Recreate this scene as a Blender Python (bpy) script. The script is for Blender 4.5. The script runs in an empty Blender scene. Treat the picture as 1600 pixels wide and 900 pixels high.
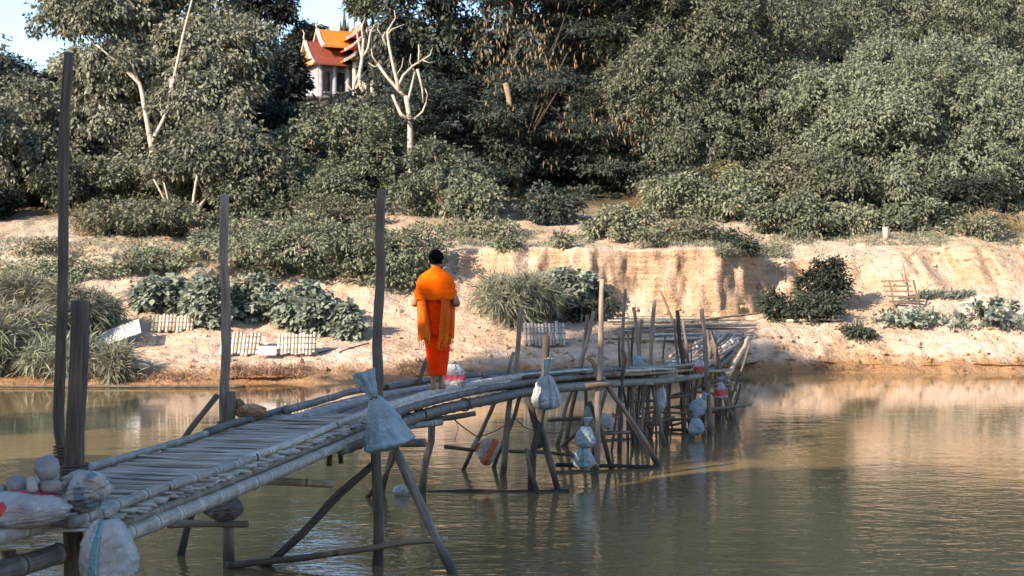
import bpy, math, random
import numpy as np
from mathutils import Vector, Matrix

# ---------------------------------------------------------------- camera, world, sun, exposure
SC = bpy.context.scene
COL = SC.collection
R = math.radians
F, H, YH = 2222.0, 2.78, 434.0          # focal length in photo pixels, eye height, horizon row

cam_d = bpy.data.cameras.new('camera')
cam = bpy.data.objects.new('camera', cam_d)
COL.objects.link(cam)
cam.location = (0, 0, H)
cam.rotation_euler = (R(90), 0, 0)
cam_d.sensor_width = 36.0
cam_d.lens = F * 36.0 / 1600.0
cam_d.shift_y = -(450.0 - YH) / 1600.0
cam_d.clip_start = 0.1
cam_d.clip_end = 2000.0
cam_d.dof.use_dof = True
cam_d.dof.focus_distance = 17.5
cam_d.dof.aperture_fstop = 4.0
SC.camera = cam

SUN_EL = R(27.0)
SUN_AZ = math.atan2(-0.72, -0.69)        # towards the sun, measured from +Y to +X
SUN_POS = Vector((math.sin(SUN_AZ) * math.cos(SUN_EL), math.cos(SUN_AZ) * math.cos(SUN_EL), math.sin(SUN_EL)))
world = bpy.data.worlds.new('World')
SC.world = world
world.use_nodes = True
wn = world.node_tree
wn.nodes.clear()
sky = wn.nodes.new('ShaderNodeTexSky')
sky.sky_type = 'NISHITA'
sky.sun_disc = False
sky.sun_elevation = SUN_EL
sky.sun_rotation = SUN_AZ
sky.air_density = 1.0
sky.dust_density = 0.5
sky.ozone_density = 2.5
bg = wn.nodes.new('ShaderNodeBackground')
bg.inputs['Strength'].default_value = 0.14
wo = wn.nodes.new('ShaderNodeOutputWorld')
wn.links.new(sky.outputs[0], bg.inputs[0])
wn.links.new(bg.outputs[0], wo.inputs[0])

sun_d = bpy.data.lights.new('sun', 'SUN')
sun_d.energy = 5.0
sun_d.angle = R(0.53)
sun_d.color = (1.0, 0.86, 0.70)
sun = bpy.data.objects.new('sun', sun_d)
COL.objects.link(sun)
sun.rotation_euler = SUN_POS.to_track_quat('Z', 'Y').to_euler()

SC.view_settings.view_transform = 'Standard'
SC.view_settings.look = 'None'
SC.view_settings.gamma = 1.0
SC.view_settings.exposure = 1.42
SC.view_settings.use_curve_mapping = False
SC.render.engine = 'CYCLES'
SC.cycles.max_bounces = 6
SC.cycles.diffuse_bounces = 2
SC.cycles.glossy_bounces = 3
SC.cycles.transmission_bounces = 3
SC.cycles.transparent_max_bounces = 4
SC.cycles.use_denoising = True
SC.cycles.caustics_reflective = False
SC.cycles.caustics_refractive = False

# ---------------------------------------------------------------- helpers
def at(px, py, d):
    return Vector(((px - 800.0) / F * d, d, H - (py - YH) / F * d))

def atz(px, py, z):
    return at(px, py, (H - z) * F / (py - YH))

def wd(py):                              # distance of a water-line point at image row py
    return H * F / (py - YH)

def tag(o, label=None, cat=None, group=None, kind=None):
    if label: o['label'] = label
    if cat: o['category'] = cat
    if group: o['group'] = group
    if kind: o['kind'] = kind
    return o

def empty(name, loc=(0, 0, 0), rz=0.0):
    o = bpy.data.objects.new(name, None)
    o.empty_display_size = 0.2
    COL.objects.link(o)
    o.location = loc
    o.rotation_euler = (0, 0, rz)
    return o

def link_mesh(name, me, mat, parent=None, loc=None):
    o = bpy.data.objects.new(name, me)
    COL.objects.link(o)
    if mat is not None and len(me.materials) == 0:
        me.materials.append(mat)
    if loc is not None: o.location = loc
    if parent is not None: o.parent = parent
    return o

def mesh_np(name, V, faces, uvs=None, smooth=True, attrs=None):
    """V (n,3); faces: list of index tuples or an (m,k) array; uvs per vertex"""
    me = bpy.data.meshes.new(name)
    V = np.asarray(V, dtype=np.float32)
    if isinstance(faces, np.ndarray):
        k = faces.shape[1]; m = faces.shape[0]
        me.vertices.add(len(V)); me.vertices.foreach_set('co', V.ravel())
        me.loops.add(m * k); me.loops.foreach_set('vertex_index', faces.astype(np.int32).ravel())
        me.polygons.add(m)
        me.polygons.foreach_set('loop_start', np.arange(0, m * k, k, dtype=np.int32))
        try:
            me.polygons.foreach_set('loop_total', np.full(m, k, dtype=np.int32))
        except Exception:
            pass
    else:
        me.from_pydata([tuple(map(float, v)) for v in V], [], [tuple(f) for f in faces])
    if smooth:
        me.polygons.foreach_set('use_smooth', np.ones(len(me.polygons), dtype=bool))
    if uvs is not None:
        lay = me.uv_layers.new(name='UVMap')
        idx = np.zeros(len(me.loops), dtype=np.int32)
        me.loops.foreach_get('vertex_index', idx)
        lay.data.foreach_set('uv', np.asarray(uvs, dtype=np.float32)[idx].ravel())
    if attrs:
        for an, av in attrs.items():
            a = me.attributes.new(an, 'FLOAT', 'POINT')
            a.data.foreach_set('value', np.asarray(av, dtype=np.float32))
    me.update(calc_edges=True)
    me.validate()
    return me

def _hash(ix, iy, seed):
    n = (ix.astype(np.int64) * 374761393 + iy.astype(np.int64) * 668265263 + seed * 974711) & 0x7fffffff
    n = ((n ^ (n >> 13)) * 1274126177) & 0x7fffffff
    n = (n ^ (n >> 16)) & 0xffff
    return n / 65535.0

def vnoise(x, y, seed=0):
    x = np.asarray(x, float); y = np.asarray(y, float)
    ix = np.floor(x); iy = np.floor(y); fx = x - ix; fy = y - iy
    fx = fx * fx * (3 - 2 * fx); fy = fy * fy * (3 - 2 * fy)
    a = _hash(ix, iy, seed); b = _hash(ix + 1, iy, seed); c = _hash(ix, iy + 1, seed); d = _hash(ix + 1, iy + 1, seed)
    return (a * (1 - fx) + b * fx) * (1 - fy) + (c * (1 - fx) + d * fx) * fy

def fbm(x, y, seed=0, octs=4):
    s = 0; a = 0.5
    for i in range(octs):
        s = s + a * (vnoise(x, y, seed + i) - 0.5); x = x * 2.03; y = y * 2.03; a *= 0.5
    return s

def catmull(P, step):
    P = [np.array(p, float) for p in P]
    if len(P) == 2:
        n = max(2, int(np.linalg.norm(P[1] - P[0]) / step) + 1)
        return np.array([P[0] + (P[1] - P[0]) * t for t in np.linspace(0, 1, n)])
    Q = [2 * P[0] - P[1]] + P + [2 * P[-1] - P[-2]]
    out = []
    for i in range(1, len(Q) - 2):
        p0, p1, p2, p3 = Q[i - 1], Q[i], Q[i + 1], Q[i + 2]
        n = max(1, int(np.linalg.norm(p2 - p1) / step))
        for k in range(n):
            t = k / n
            out.append(0.5 * (2 * p1 + (p2 - p0) * t + (2 * p0 - 5 * p1 + 4 * p2 - p3) * t * t + (3 * p1 - p0 - 3 * p2 + p3) * t ** 3))
    out.append(P[-1])
    return np.array(out)

def tube_arrays(P, rad, seg=8, off=0):
    """P (n,3) centre line, rad (n,) or (n,seg). returns verts, faces, uvs"""
    P = np.asarray(P, float); n = len(P)
    rad = np.asarray(rad, float)
    if rad.ndim == 1: rad = np.repeat(rad[:, None], seg, 1)
    T = np.gradient(P, axis=0)
    T /= np.linalg.norm(T, axis=1)[:, None] + 1e-9
    up = np.array([0, 0, 1.0]) if abs(T[0][2]) < 0.9 else np.array([1.0, 0, 0])
    N = np.zeros_like(P); N[0] = np.cross(T[0], up); N[0] /= np.linalg.norm(N[0])
    for i in range(1, n):
        v = N[i - 1] - T[i] * np.dot(N[i - 1], T[i]); N[i] = v / (np.linalg.norm(v) + 1e-9)
    B = np.cross(T, N)
    a = np.linspace(0, 2 * math.pi, seg, endpoint=False)
    V = P[:, None, :] + rad[:, :, None] * (np.cos(a)[None, :, None] * N[:, None, :] + np.sin(a)[None, :, None] * B[:, None, :])
    L = np.concatenate([[0], np.cumsum(np.linalg.norm(np.diff(P, axis=0), axis=1))])
    uv = np.zeros((n, seg, 2)); uv[:, :, 0] = (np.abs(a / math.pi - 1))[None, :]; uv[:, :, 1] = L[:, None]
    faces = []
    for i in range(n - 1):
        for j in range(seg):
            k = (j + 1) % seg
            faces.append((off + i * seg + j, off + i * seg + k, off + (i + 1) * seg + k, off + (i + 1) * seg + j))
    faces.append(tuple(off + j for j in range(seg))[::-1])
    faces.append(tuple(off + (n - 1) * seg + j for j in range(seg)))
    return V.reshape(-1, 3), faces, uv.reshape(-1, 2)

RNG = np.random.default_rng(11)

def pole_mesh(name, pts, d0, d1, kind='wood', seg=8, rng=RNG, step=0.14, rough=1.0):
    P = catmull(pts, step); n = len(P)
    L = np.concatenate([[0], np.cumsum(np.linalg.norm(np.diff(P, axis=0), axis=1))])
    t = L / max(L[-1], 1e-6)
    r = (d0 + (d1 - d0) * t) / 2
    seedx = rng.random() * 100
    if kind == 'wood':
        wob = np.stack([fbm(L * 1.3 + seedx, L * 0 + k * 7.7, 3) for k in range(3)], 1) * 0.055 * rough
        wob *= np.minimum(1, np.minimum(L, L[-1] - L) / 0.4)[:, None]
        P = P + wob
        a = np.arange(seg)
        rr = r[:, None] * (1 + 0.30 * rough * fbm(L[:, None] * 5 + seedx, a[None, :] * 0.9 + L[:, None] * 0, 9, 3) + 0.10 * rough * (rng.random((n, 1)) - 0.5))
        # knots
        for _ in range(rng.integers(0, 3)):
            i = rng.integers(0, n); j = rng.integers(0, seg); rr[i, j] *= 1.2
    else:
        rr = np.repeat(r[:, None], seg, 1)
        sp = 0.28 + rng.random() * 0.12
        P2 = []; R2 = []
        s = rng.random() * sp
        Ls = list(np.arange(0, L[-1], step * 1.2)) + [L[-1]]
        nd = list(np.arange(s, L[-1], sp))
        allL = sorted(set([round(x, 4) for x in Ls if all(abs(x - q) > 0.03 for q in nd)] + [round(q + e, 4) for q in nd for e in (-0.018, 0, 0.018) if 0 < q + e < L[-1]]))
        allL = np.array(allL)
        P = np.stack([np.interp(allL, L, P[:, k]) for k in range(3)], 1)
        r = np.interp(allL, L, r)
        isn = np.array([any(abs(x - q) < 0.005 for q in nd) for x in allL])
        r = np.where(isn, r * 1.13, r)
        rr = np.repeat(r[:, None], seg, 1) * (1 + 0.03 * (rng.random((len(r), 1)) - 0.5))
        P = P + np.stack([fbm(allL * 0.7 + seedx, allL * 0 + k * 5.1, 5) for k in range(3)], 1) * 0.02 * rough * np.minimum(1, np.minimum(allL, L[-1] - allL) / 0.4)[:, None]
    V, Fc, uv = tube_arrays(P, rr, seg)
    if kind == 'bamboo': uv[:, 1] = (uv[:, 1] - s) / sp + rng.integers(1, 40)
    else: uv[:, 1] += rng.random() * 20
    return mesh_np(name, V, Fc, uv)

def pole(name, pts, d0, d1, mat, parent=None, kind='wood', seg=8, rough=1.0, step=0.14):
    me = pole_mesh(name, pts, d0, d1, kind, seg, RNG, step, rough)
    return link_mesh(name, me, mat, parent)

# ---------------------------------------------------------------- materials
def new_mat(name):
    m = bpy.data.materials.new(name); m.use_nodes = True
    nt = m.node_tree; nt.nodes.clear()
    out = nt.nodes.new('ShaderNodeOutputMaterial')
    b = nt.nodes.new('ShaderNodeBsdfPrincipled')
    nt.links.new(b.outputs[0], out.inputs[0])
    return m, nt, b, out

def nd(nt, t, **kw):
    n = nt.nodes.new(t)
    for k, v in kw.items():
        if k.startswith('i_'):
            n.inputs[k[2:].replace('_', ' ')].default_value = v
        else:
            setattr(n, k, v)
    return n

def ramp(nt, fac, stops):
    r = nt.nodes.new('ShaderNodeValToRGB')
    e = r.color_ramp.elements
    while len(e) < len(stops): e.new(0.5)
    for i, (p, c) in enumerate(stops):
        e[i].position = p; e[i].color = (*c, 1) if len(c) == 3 else c
    nt.links.new(fac, r.inputs[0])
    return r

def mixc(nt, fac, a, b, mode='MIX'):
    m = nt.nodes.new('ShaderNodeMix'); m.data_type = 'RGBA'; m.blend_type = mode
    for sock, v in ((m.inputs['Factor'], fac), (m.inputs['A'], a), (m.inputs['B'], b)):
        pass
    ins = [m.inputs[0], m.inputs[6], m.inputs[7]]
    for s, v in zip(ins, (fac, a, b)):
        if isinstance(v, (int, float)): s.default_value = v
        elif isinstance(v, tuple): s.default_value = (*v, 1) if len(v) == 3 else v
        else: nt.links.new(v, s)
    return m.outputs[2]

def math_n(nt, op, a, b=None, clamp=False):
    m = nt.nodes.new('ShaderNodeMath'); m.operation = op; m.use_clamp = clamp
    for i, v in enumerate((a, b)):
        if v is None: continue
        if isinstance(v, (int, float)): m.inputs[i].default_value = v
        else: nt.links.new(v, m.inputs[i])
    return m.outputs[0]

def noise(nt, vec, scale, detail=4, rough=0.55, dist=0.0):
    n = nt.nodes.new('ShaderNodeTexNoise')
    n.inputs['Scale'].default_value = scale; n.inputs['Detail'].default_value = detail
    n.inputs['Roughness'].default_value = rough; n.inputs['Distortion'].default_value = dist
    if vec is not None: nt.links.new(vec, n.inputs['Vector'])
    return n

def mapping(nt, vec, scale=(1, 1, 1), loc=(0, 0, 0)):
    m = nt.nodes.new('ShaderNodeMapping')
    m.inputs['Scale'].default_value = scale; m.inputs['Location'].default_value = loc
    nt.links.new(vec, m.inputs['Vector'])
    return m.outputs[0]

def bump(nt, b, h, strength, dist):
    n = nt.nodes.new('ShaderNodeBump')
    n.inputs['Strength'].default_value = strength; n.inputs['Distance'].default_value = dist
    nt.links.new(h, n.inputs['Height']); nt.links.new(n.outputs[0], b.inputs['Normal'])
    return n

def mat_wood(name, dark, light, bamboo=False):
    m, nt, b, out = new_mat(name)
    uv = nt.nodes.new('ShaderNodeUVMap').outputs[0]
    oi = nt.nodes.new('ShaderNodeObjectInfo').outputs['Random']
    grain = noise(nt, mapping(nt, uv, (14, 2.2, 1) if not bamboo else (20, 0.8, 1)), 1.0, 5, 0.65)
    blot = noise(nt, mapping(nt, uv, (2.0, 1.6, 1)), 1.7, 3, 0.6)
    c = ramp(nt, grain.outputs[0], [(0.30, dark), (0.72, light)]).outputs[0]
    c = mixc(nt, ramp(nt, blot.outputs[0], [(0.35, (0, 0, 0)), (0.75, (0.75, 0.75, 0.75))]).outputs[0], c, tuple(0.55 * x for x in dark))
    if bamboo:                              # dark scar with a pale band at every node
        sx = nt.nodes.new('ShaderNodeSeparateXYZ'); nt.links.new(uv, sx.inputs[0])
        fr = math_n(nt, 'PINGPONG', sx.outputs[1], 0.5)
        c = mixc(nt, ramp(nt, fr, [(0.04, (0.55, 0.55, 0.55)), (0.14, (0, 0, 0))]).outputs[0], c, tuple(min(1, 1.25 * x) for x in light))
        c = mixc(nt, ramp(nt, fr, [(0.018, (0.85, 0.85, 0.85)), (0.04, (0, 0, 0))]).outputs[0], c, tuple(0.4 * x for x in dark))
    hs = nt.nodes.new('ShaderNodeHueSaturation')
    nt.links.new(c, hs.inputs['Color'])
    nt.links.new(math_n(nt, 'MULTIPLY_ADD', oi, 0.7), hs.inputs['Value'])
    hs.inputs['Value'].links[0].from_node.inputs[2].default_value = 0.65
    wz = nt.nodes.new('ShaderNodeSeparateXYZ'); nt.links.new(nt.nodes.new('ShaderNodeNewGeometry').outputs['Position'], wz.inputs[0])
    wl = math_n(nt, 'ADD', wz.outputs[2], math_n(nt, 'MULTIPLY', blot.outputs[0], 0.25))
    wc = mixc(nt, ramp(nt, wl, [(0.22, (0.75, 0.75, 0.75)), (0.42, (0, 0, 0))]).outputs[0], hs.outputs[0], (0.022, 0.020, 0.016))   # river-wet foot
    nt.links.new(wc, b.inputs['Base Color'])
    b.inputs['Roughness'].default_value = 0.62 if bamboo else 0.85
    b.inputs['Specular IOR Level'].default_value = 0.35
    bump(nt, b, grain.outputs[0], 0.5 if not bamboo else 0.2, 0.012)
    return m

M = {}
M['wood'] = mat_wood('weathered_wood', (0.12, 0.09, 0.068), (0.33, 0.26, 0.205))
M['wood_brown'] = mat_wood('brown_wood', (0.10, 0.066, 0.042), (0.27, 0.19, 0.13))
M['wood_dark'] = mat_wood('dark_wood', (0.036, 0.028, 0.022), (0.19, 0.145, 0.11))
M['bamboo'] = mat_wood('weathered_bamboo', (0.21, 0.19, 0.165), (0.47, 0.43, 0.375), True)
M['bamboo_dark'] = mat_wood('old_bamboo', (0.075, 0.066, 0.057), (0.25, 0.225, 0.195), True)
M['bamboo_tan'] = mat_wood('tan_bamboo', (0.22, 0.155, 0.09), (0.48, 0.36, 0.23), True)
M['slat'] = mat_wood('split_bamboo', (0.22, 0.185, 0.15), (0.62, 0.56, 0.48), True)
M['mat_pale'] = mat_wood('pale_mat_bamboo', (0.36, 0.29, 0.22), (0.66, 0.57, 0.46), True)

def mat_plain(name, col, rough=0.7, var=0.25, scale=6.0, bumpd=0.0, spec=0.3):
    m, nt, b, out = new_mat(name)
    tc = nt.nodes.new('ShaderNodeTexCoord').outputs['Object']
    n = noise(nt, tc, scale, 5, 0.6)
    lo = tuple(max(0, c * (1 - var)) for c in col); hi = tuple(min(1, c * (1 + var)) for c in col)
    nt.links.new(ramp(nt, n.outputs[0], [(0.3, lo), (0.7, hi)]).outputs[0], b.inputs['Base Color'])
    b.inputs['Roughness'].default_value = rough
    b.inputs['Specular IOR Level'].default_value = spec
    if bumpd: bump(nt, b, n.outputs[0], 0.6, bumpd)
    return m

def mat_leaf(name, dark, light, trans=0.28, dry=None):
    m, nt, b, out = new_mat(name)
    at_ = nt.nodes.new('ShaderNodeAttribute'); at_.attribute_name = 'rnd'
    tc = nt.nodes.new('ShaderNodeTexCoord').outputs['Object']
    n = noise(nt, tc, 0.55, 3, 0.6)
    f = math_n(nt, 'ADD', math_n(nt, 'MULTIPLY', at_.outputs['Fac'], 0.55), math_n(nt, 'MULTIPLY', n.outputs[0], 0.55), True)
    stops = [(0.15, dark), (0.85, light)]
    c = ramp(nt, f, stops).outputs[0]
    oi = nt.nodes.new('ShaderNodeObjectInfo').outputs['Random']
    hs = nt.nodes.new('ShaderNodeHueSaturation'); nt.links.new(c, hs.inputs['Color'])
    vv = math_n(nt, 'MULTIPLY_ADD', oi, 0.5); vv.node.inputs[2].default_value = 0.72; nt.links.new(vv, hs.inputs['Value'])
    hh = math_n(nt, 'MULTIPLY_ADD', math_n(nt, 'FRACT', math_n(nt, 'MULTIPLY', oi, 7.3)), 0.05); hh.node.inputs[2].default_value = 0.465; nt.links.new(hh, hs.inputs['Hue'])
    c = hs.outputs[0]
    if dry:
        c = mixc(nt, ramp(nt, at_.outputs['Fac'], [(0.93, (0, 0, 0)), (0.96, (1, 1, 1))]).outputs[0], c, dry)
    nt.links.new(c, b.inputs['Base Color'])
    b.inputs['Roughness'].default_value = 0.55
    b.inputs['Specular IOR Level'].default_value = 0.25
    tr = nt.nodes.new('ShaderNodeBsdfTranslucent')
    nt.links.new(c, tr.inputs[0])
    mx = nt.nodes.new('ShaderNodeMixShader'); mx.inputs[0].default_value = trans
    nt.links.new(b.outputs[0], mx.inputs[1]); nt.links.new(tr.outputs[0], mx.inputs[2])
    nt.links.new(mx.outputs[0], out.inputs[0])
    return m

M['leaf_olive'] = mat_leaf('olive_leaves', (0.076, 0.088, 0.056), (0.172, 0.182, 0.124), 0.20)
M['leaf_left'] = mat_leaf('dusty_leaves', (0.084, 0.092, 0.062), (0.190, 0.192, 0.138), 0.20, dry=(0.22, 0.16, 0.09))
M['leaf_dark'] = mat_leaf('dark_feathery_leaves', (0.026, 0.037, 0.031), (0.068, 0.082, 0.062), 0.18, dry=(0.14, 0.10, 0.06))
M['leaf_shade'] = mat_leaf('shade_dark_leaves', (0.018, 0.026, 0.020), (0.050, 0.058, 0.042), 0.18)  # leaf colour darkened to paint the shade in gaps between crowns
M['leaf_shrub'] = mat_leaf('shrub_leaves', (0.086, 0.102, 0.060), (0.190, 0.200, 0.130), 0.20, dry=(0.28, 0.19, 0.10))
M['leaf_yellow'] = mat_leaf('yellow_green_leaves', (0.115, 0.112, 0.048), (0.235, 0.215, 0.115), 0.25, dry=(0.30, 0.2, 0.1))
M['leaf_castor'] = mat_leaf('grey_green_broad_leaves', (0.125, 0.155, 0.118), (0.26, 0.285, 0.22), 0.25)
M['leaf_grass'] = mat_leaf('river_grass', (0.115, 0.130, 0.085), (0.245, 0.25, 0.175), 0.25)
M['leaf_dry'] = mat_leaf('dry_grass', (0.16, 0.10, 0.05), (0.32, 0.23, 0.13))
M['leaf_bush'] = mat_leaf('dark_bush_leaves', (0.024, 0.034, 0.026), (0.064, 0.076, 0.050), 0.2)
M['bark_pale'] = mat_plain('pale_bark', (0.36, 0.30, 0.24), 0.85, 0.35, 3.0, 0.02)
M['bark'] = mat_plain('brown_bark', (0.20, 0.145, 0.10), 0.9, 0.4, 4.0, 0.03)
M['bark_dark'] = mat_plain('dark_bark', (0.045, 0.036, 0.029), 0.9, 0.4, 4.0, 0.03)
# ---------------------------------------------------------------- far bank terrain
_cols = {
    -200: [603, (578, 37.4), (548, 39.5), (470, 43.5), (388, 48.5), (362, 52)],
    300:  [601, (577, 37.7), (547, 39.7), (472, 43.5), (388, 48.5), (362, 52)],
    560:  [598, (576, 38.7), (546, 40.5), (478, 43.5), (388, 48.0), (360, 52)],
    740:  [594, (568, 39.6), (535, 41.3), (490, 43.8), (392, 46.5), (362, 51)],
    900:  [590, (562, 40.4), (525, 42.3), (493, 44.9), (390, 46.1), (360, 51)],
    1120: [588, (562, 41.0), (528, 42.6), (494, 45.0), (388, 46.1), (362, 50.5)],
    1150: [587, (560, 41.2), (524, 42.8), (494, 45.2), (389, 46.8), (362, 50.5)],
    1195: [584, (532, 41.9), (508, 42.6), (488, 46.6), (402, 48.3), (368, 51)],
    1250: [583, (538, 42.1), (507, 43.0), (484, 46.8), (400, 48.6), (366, 51)],
    1330: [583, (545, 42.3), (505, 43.6), (470, 46.0), (395, 47.8), (364, 51.5)],
    1460: [583, (560, 42.2), (500, 44.2), (448, 46.4), (392, 48.4), (352, 52.5)],
    1800: [583, (560, 42.2), (500, 44.2), (448, 46.4), (390, 48.6), (350, 52.5)],
}
_tail = [(60, 6.3), (75, 9.5), (95, 13.5), (120, 18.3), (140, 18.9), (170, 19.5), (460, 20.5)]
_kx = sorted(_cols)
_tab = []
for k in _kx:
    rows = []
    sd = wd(_cols[k][0])
    rows.append((sd - 4.0, -1.4)); rows.append((sd, -0.02))
    for (py, d) in _cols[k][1:]:
        rows.append((d, H - (py - YH) / F * d))
    rows += _tail
    _tab.append(rows)
_tab = np.array(_tab)                       # (ncol, nrow, 2)
NROW = _tab.shape[1]

def terr(px, t):
    """px, t arrays -> world x, y, z of the bank surface"""
    px = np.asarray(px, float); t = np.asarray(t, float)
    pc = np.clip(px, _kx[0], _kx[-1])
    ci = np.clip(np.searchsorted(_kx, pc, side='right') - 1, 0, len(_kx) - 2)
    kx = np.array(_kx, float)
    fx = (pc - kx[ci]) / (kx[ci + 1] - kx[ci])
    ti = np.clip(np.floor(t).astype(int), 0, NROW - 2); ft = t - ti
    # soft corners along the profile
    out = []
    for k in range(2):
        a = _tab[ci, ti, k] * (1 - ft) + _tab[ci, ti + 1, k] * ft
        b = _tab[ci + 1, ti, k] * (1 - ft) + _tab[ci + 1, ti + 1, k] * ft
        out.append(a * (1 - fx) + b * fx)
    d, z = out
    x = (px - 800) / F * d
    land = np.clip(t - 1.0, 0, 1)
    bluff = np.exp(-((t - 4.5) / 0.75) ** 2) + 0.8 * np.exp(-((t - 1.6) / 0.5) ** 2)
    g1 = fbm(x * 0.9, z * 0.35 + 3, 21, 4); g2 = fbm(x * 3.2, z * 0.6, 27, 3)
    right = np.clip((px - 640) / 120, 0, 1)
    d = d + land * bluff * (g1 * 1.9 + g2 * 0.8 * right + 0.25)
    z = z + land * (fbm(x * 0.45, d * 0.45, 31, 4) * 0.55 + fbm(x * 2.1, d * 2.1, 37, 3) * 0.16)
    d = d + (1 - land) * 0 + np.where((t > 0.5) & (t < 1.5), fbm(x * 0.6, x * 0 + 2, 41, 4) * 1.3, 0)
    return (px - 800) / F * d, d, z

_tt = np.linspace(0.9, NROW - 1, 700)
_gc = {}
def _column(px):
    k = int(round(px / 3.0))
    if k not in _gc:
        x, d, z = terr(np.full_like(_tt, k * 3.0), _tt)
        _gc[k] = (d, z, YH + (H - z) * F / d, np.maximum.accumulate(d))
    return _gc[k]

def ground_px(px, py):
    """first point of the far bank seen at this pixel"""
    d, z, yy, _ = _column(px)
    i = int(np.argmax(yy <= py))
    return Vector(((px - 800) / F * d[i], d[i], z[i]))

def ground_d(px, dist):
    d, z, yy, dm = _column(px)
    return Vector(((px - 800) / F * dist, dist, float(np.interp(dist, dm, z))))

gx = np.concatenate([np.linspace(-2600, -130, 50), np.linspace(-100, 1700, 420), np.linspace(1730, 4200, 50)])
gt = np.concatenate([np.linspace(0, 1, 4)[:-1], np.linspace(1, 6, 120)[:-1], np.linspace(6, 9, 40)[:-1], np.linspace(9, NROW - 1, 12)])
GX, GT = np.meshgrid(gx, gt)
tx, ty, tz = terr(GX.ravel(), GT.ravel())
V = np.stack([tx, ty, tz], 1)
nr, nc = len(gt), len(gx)
ii = (np.arange(nr - 1)[:, None] * nc + np.arange(nc - 1)[None, :]).ravel()
faces = np.stack([ii, ii + 1, ii + nc + 1, ii + nc], 1)

m, nt, b, out = new_mat('river_bank_soil')
geo = nt.nodes.new('ShaderNodeNewGeometry')
pos = geo.outputs['Position']
sep = nt.nodes.new('ShaderNodeSeparateXYZ'); nt.links.new(pos, sep.inputs[0])
nsep = nt.nodes.new('ShaderNodeSeparateXYZ'); nt.links.new(geo.outputs['Normal'], nsep.inputs[0])
n1 = noise(nt, pos, 0.35, 5, 0.6); n2 = noise(nt, pos, 2.2, 6, 0.65); n3 = noise(nt, mapping(nt, pos, (5, 5, 0.6)), 1.0, 5, 0.6)
sand = ramp(nt, n1.outputs[0], [(0.30, (0.42, 0.275, 0.17)), (0.50, (0.530, 0.395, 0.290)), (0.72, (0.575, 0.465, 0.365))]).outputs[0]
sand = mixc(nt, ramp(nt, n2.outputs[0], [(0.44, (0, 0, 0)), (0.70, (0.6, 0.6, 0.6))]).outputs[0], sand, (0.35, 0.215, 0.115))
# steep eroded faces: more orange, streaked
steep = ramp(nt, nsep.outputs[2], [(0.45, (1, 1, 1)), (0.85, (0, 0, 0))]).outputs[0]
clay = ramp(nt, n3.outputs[0], [(0.30, (0.36, 0.205, 0.095)), (0.60, (0.484, 0.315, 0.196))]).outputs[0]
sand = mixc(nt, math_n(nt, 'MULTIPLY', steep, 0.75), sand, clay)
n6 = noise(nt, pos, 5.5, 5, 0.7)
sand = mixc(nt, ramp(nt, n6.outputs[0], [(0.56, (0, 0, 0)), (0.66, (0.55, 0.55, 0.55))]).outputs[0], sand, (0.22, 0.155, 0.095))
# thin grey green growth over parts of the upper bank
n7 = noise(nt, pos, 0.7, 5, 0.65)
up_ = ramp(nt, math_n(nt, 'MULTIPLY', sep.outputs[2], 0.2), [(0.45, (0, 0, 0)), (0.8, (1, 1, 1))]).outputs[0]
flat_ = ramp(nt, nsep.outputs[2], [(0.6, (0, 0, 0)), (0.9, (1, 1, 1))]).outputs[0]
gm = math_n(nt, 'MULTIPLY', math_n(nt, 'MULTIPLY', up_, flat_), ramp(nt, n7.outputs[0], [(0.42, (0, 0, 0)), (0.62, (0.75, 0.75, 0.75))]).outputs[0])
sand = mixc(nt, gm, sand, (0.24, 0.225, 0.15))
# damp foot of the bank
wetn = math_n(nt, 'ADD', sep.outputs[2], math_n(nt, 'MULTIPLY', n2.outputs[0], -0.45))
wet = ramp(nt, wetn, [(0.02, (1, 1, 1)), (0.30, (0, 0, 0))]).outputs[0]
sand = mixc(nt, math_n(nt, 'MULTIPLY', wet, 0.8), sand, (0.25, 0.125, 0.045))
# forest floor up the slope
fl = ramp(nt, math_n(nt, 'ADD', math_n(nt, 'MULTIPLY', sep.outputs[2], 0.1), math_n(nt, 'MULTIPLY', n1.outputs[0], 0.25)), [(0.60, (0, 0, 0)), (0.72, (1, 1, 1))]).outputs[0]
floor_c = ramp(nt, n2.outputs[0], [(0.35, (0.07, 0.055, 0.03)), (0.62, (0.11, 0.075, 0.04)), (0.78, (0.30, 0.16, 0.07))]).outputs[0]
sand = mixc(nt, fl, sand, floor_c)
nt.links.new(sand, b.inputs['Base Color'])
b.inputs['Roughness'].default_value = 0.95
b.inputs['Specular IOR Level'].default_value = 0.1
n5 = noise(nt, pos, 11.0, 4, 0.7)
hh = math_n(nt, 'ADD', n2.outputs[0], math_n(nt, 'MULTIPLY', n5.outputs[0], 0.35))
strat = noise(nt, mapping(nt, pos, (0.6, 0.6, 5.5)), 1.3, 5, 0.7, 0.6)
hh = math_n(nt, 'ADD', hh, math_n(nt, 'MULTIPLY', math_n(nt, 'MULTIPLY', strat.outputs[0], steep), 1.1))
bump(nt, b, hh, 1.0, 0.24)
M['soil'] = m
bank = link_mesh('far_bank', mesh_np('far_bank', V, faces), m)
tag(bank, kind='structure')

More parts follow.
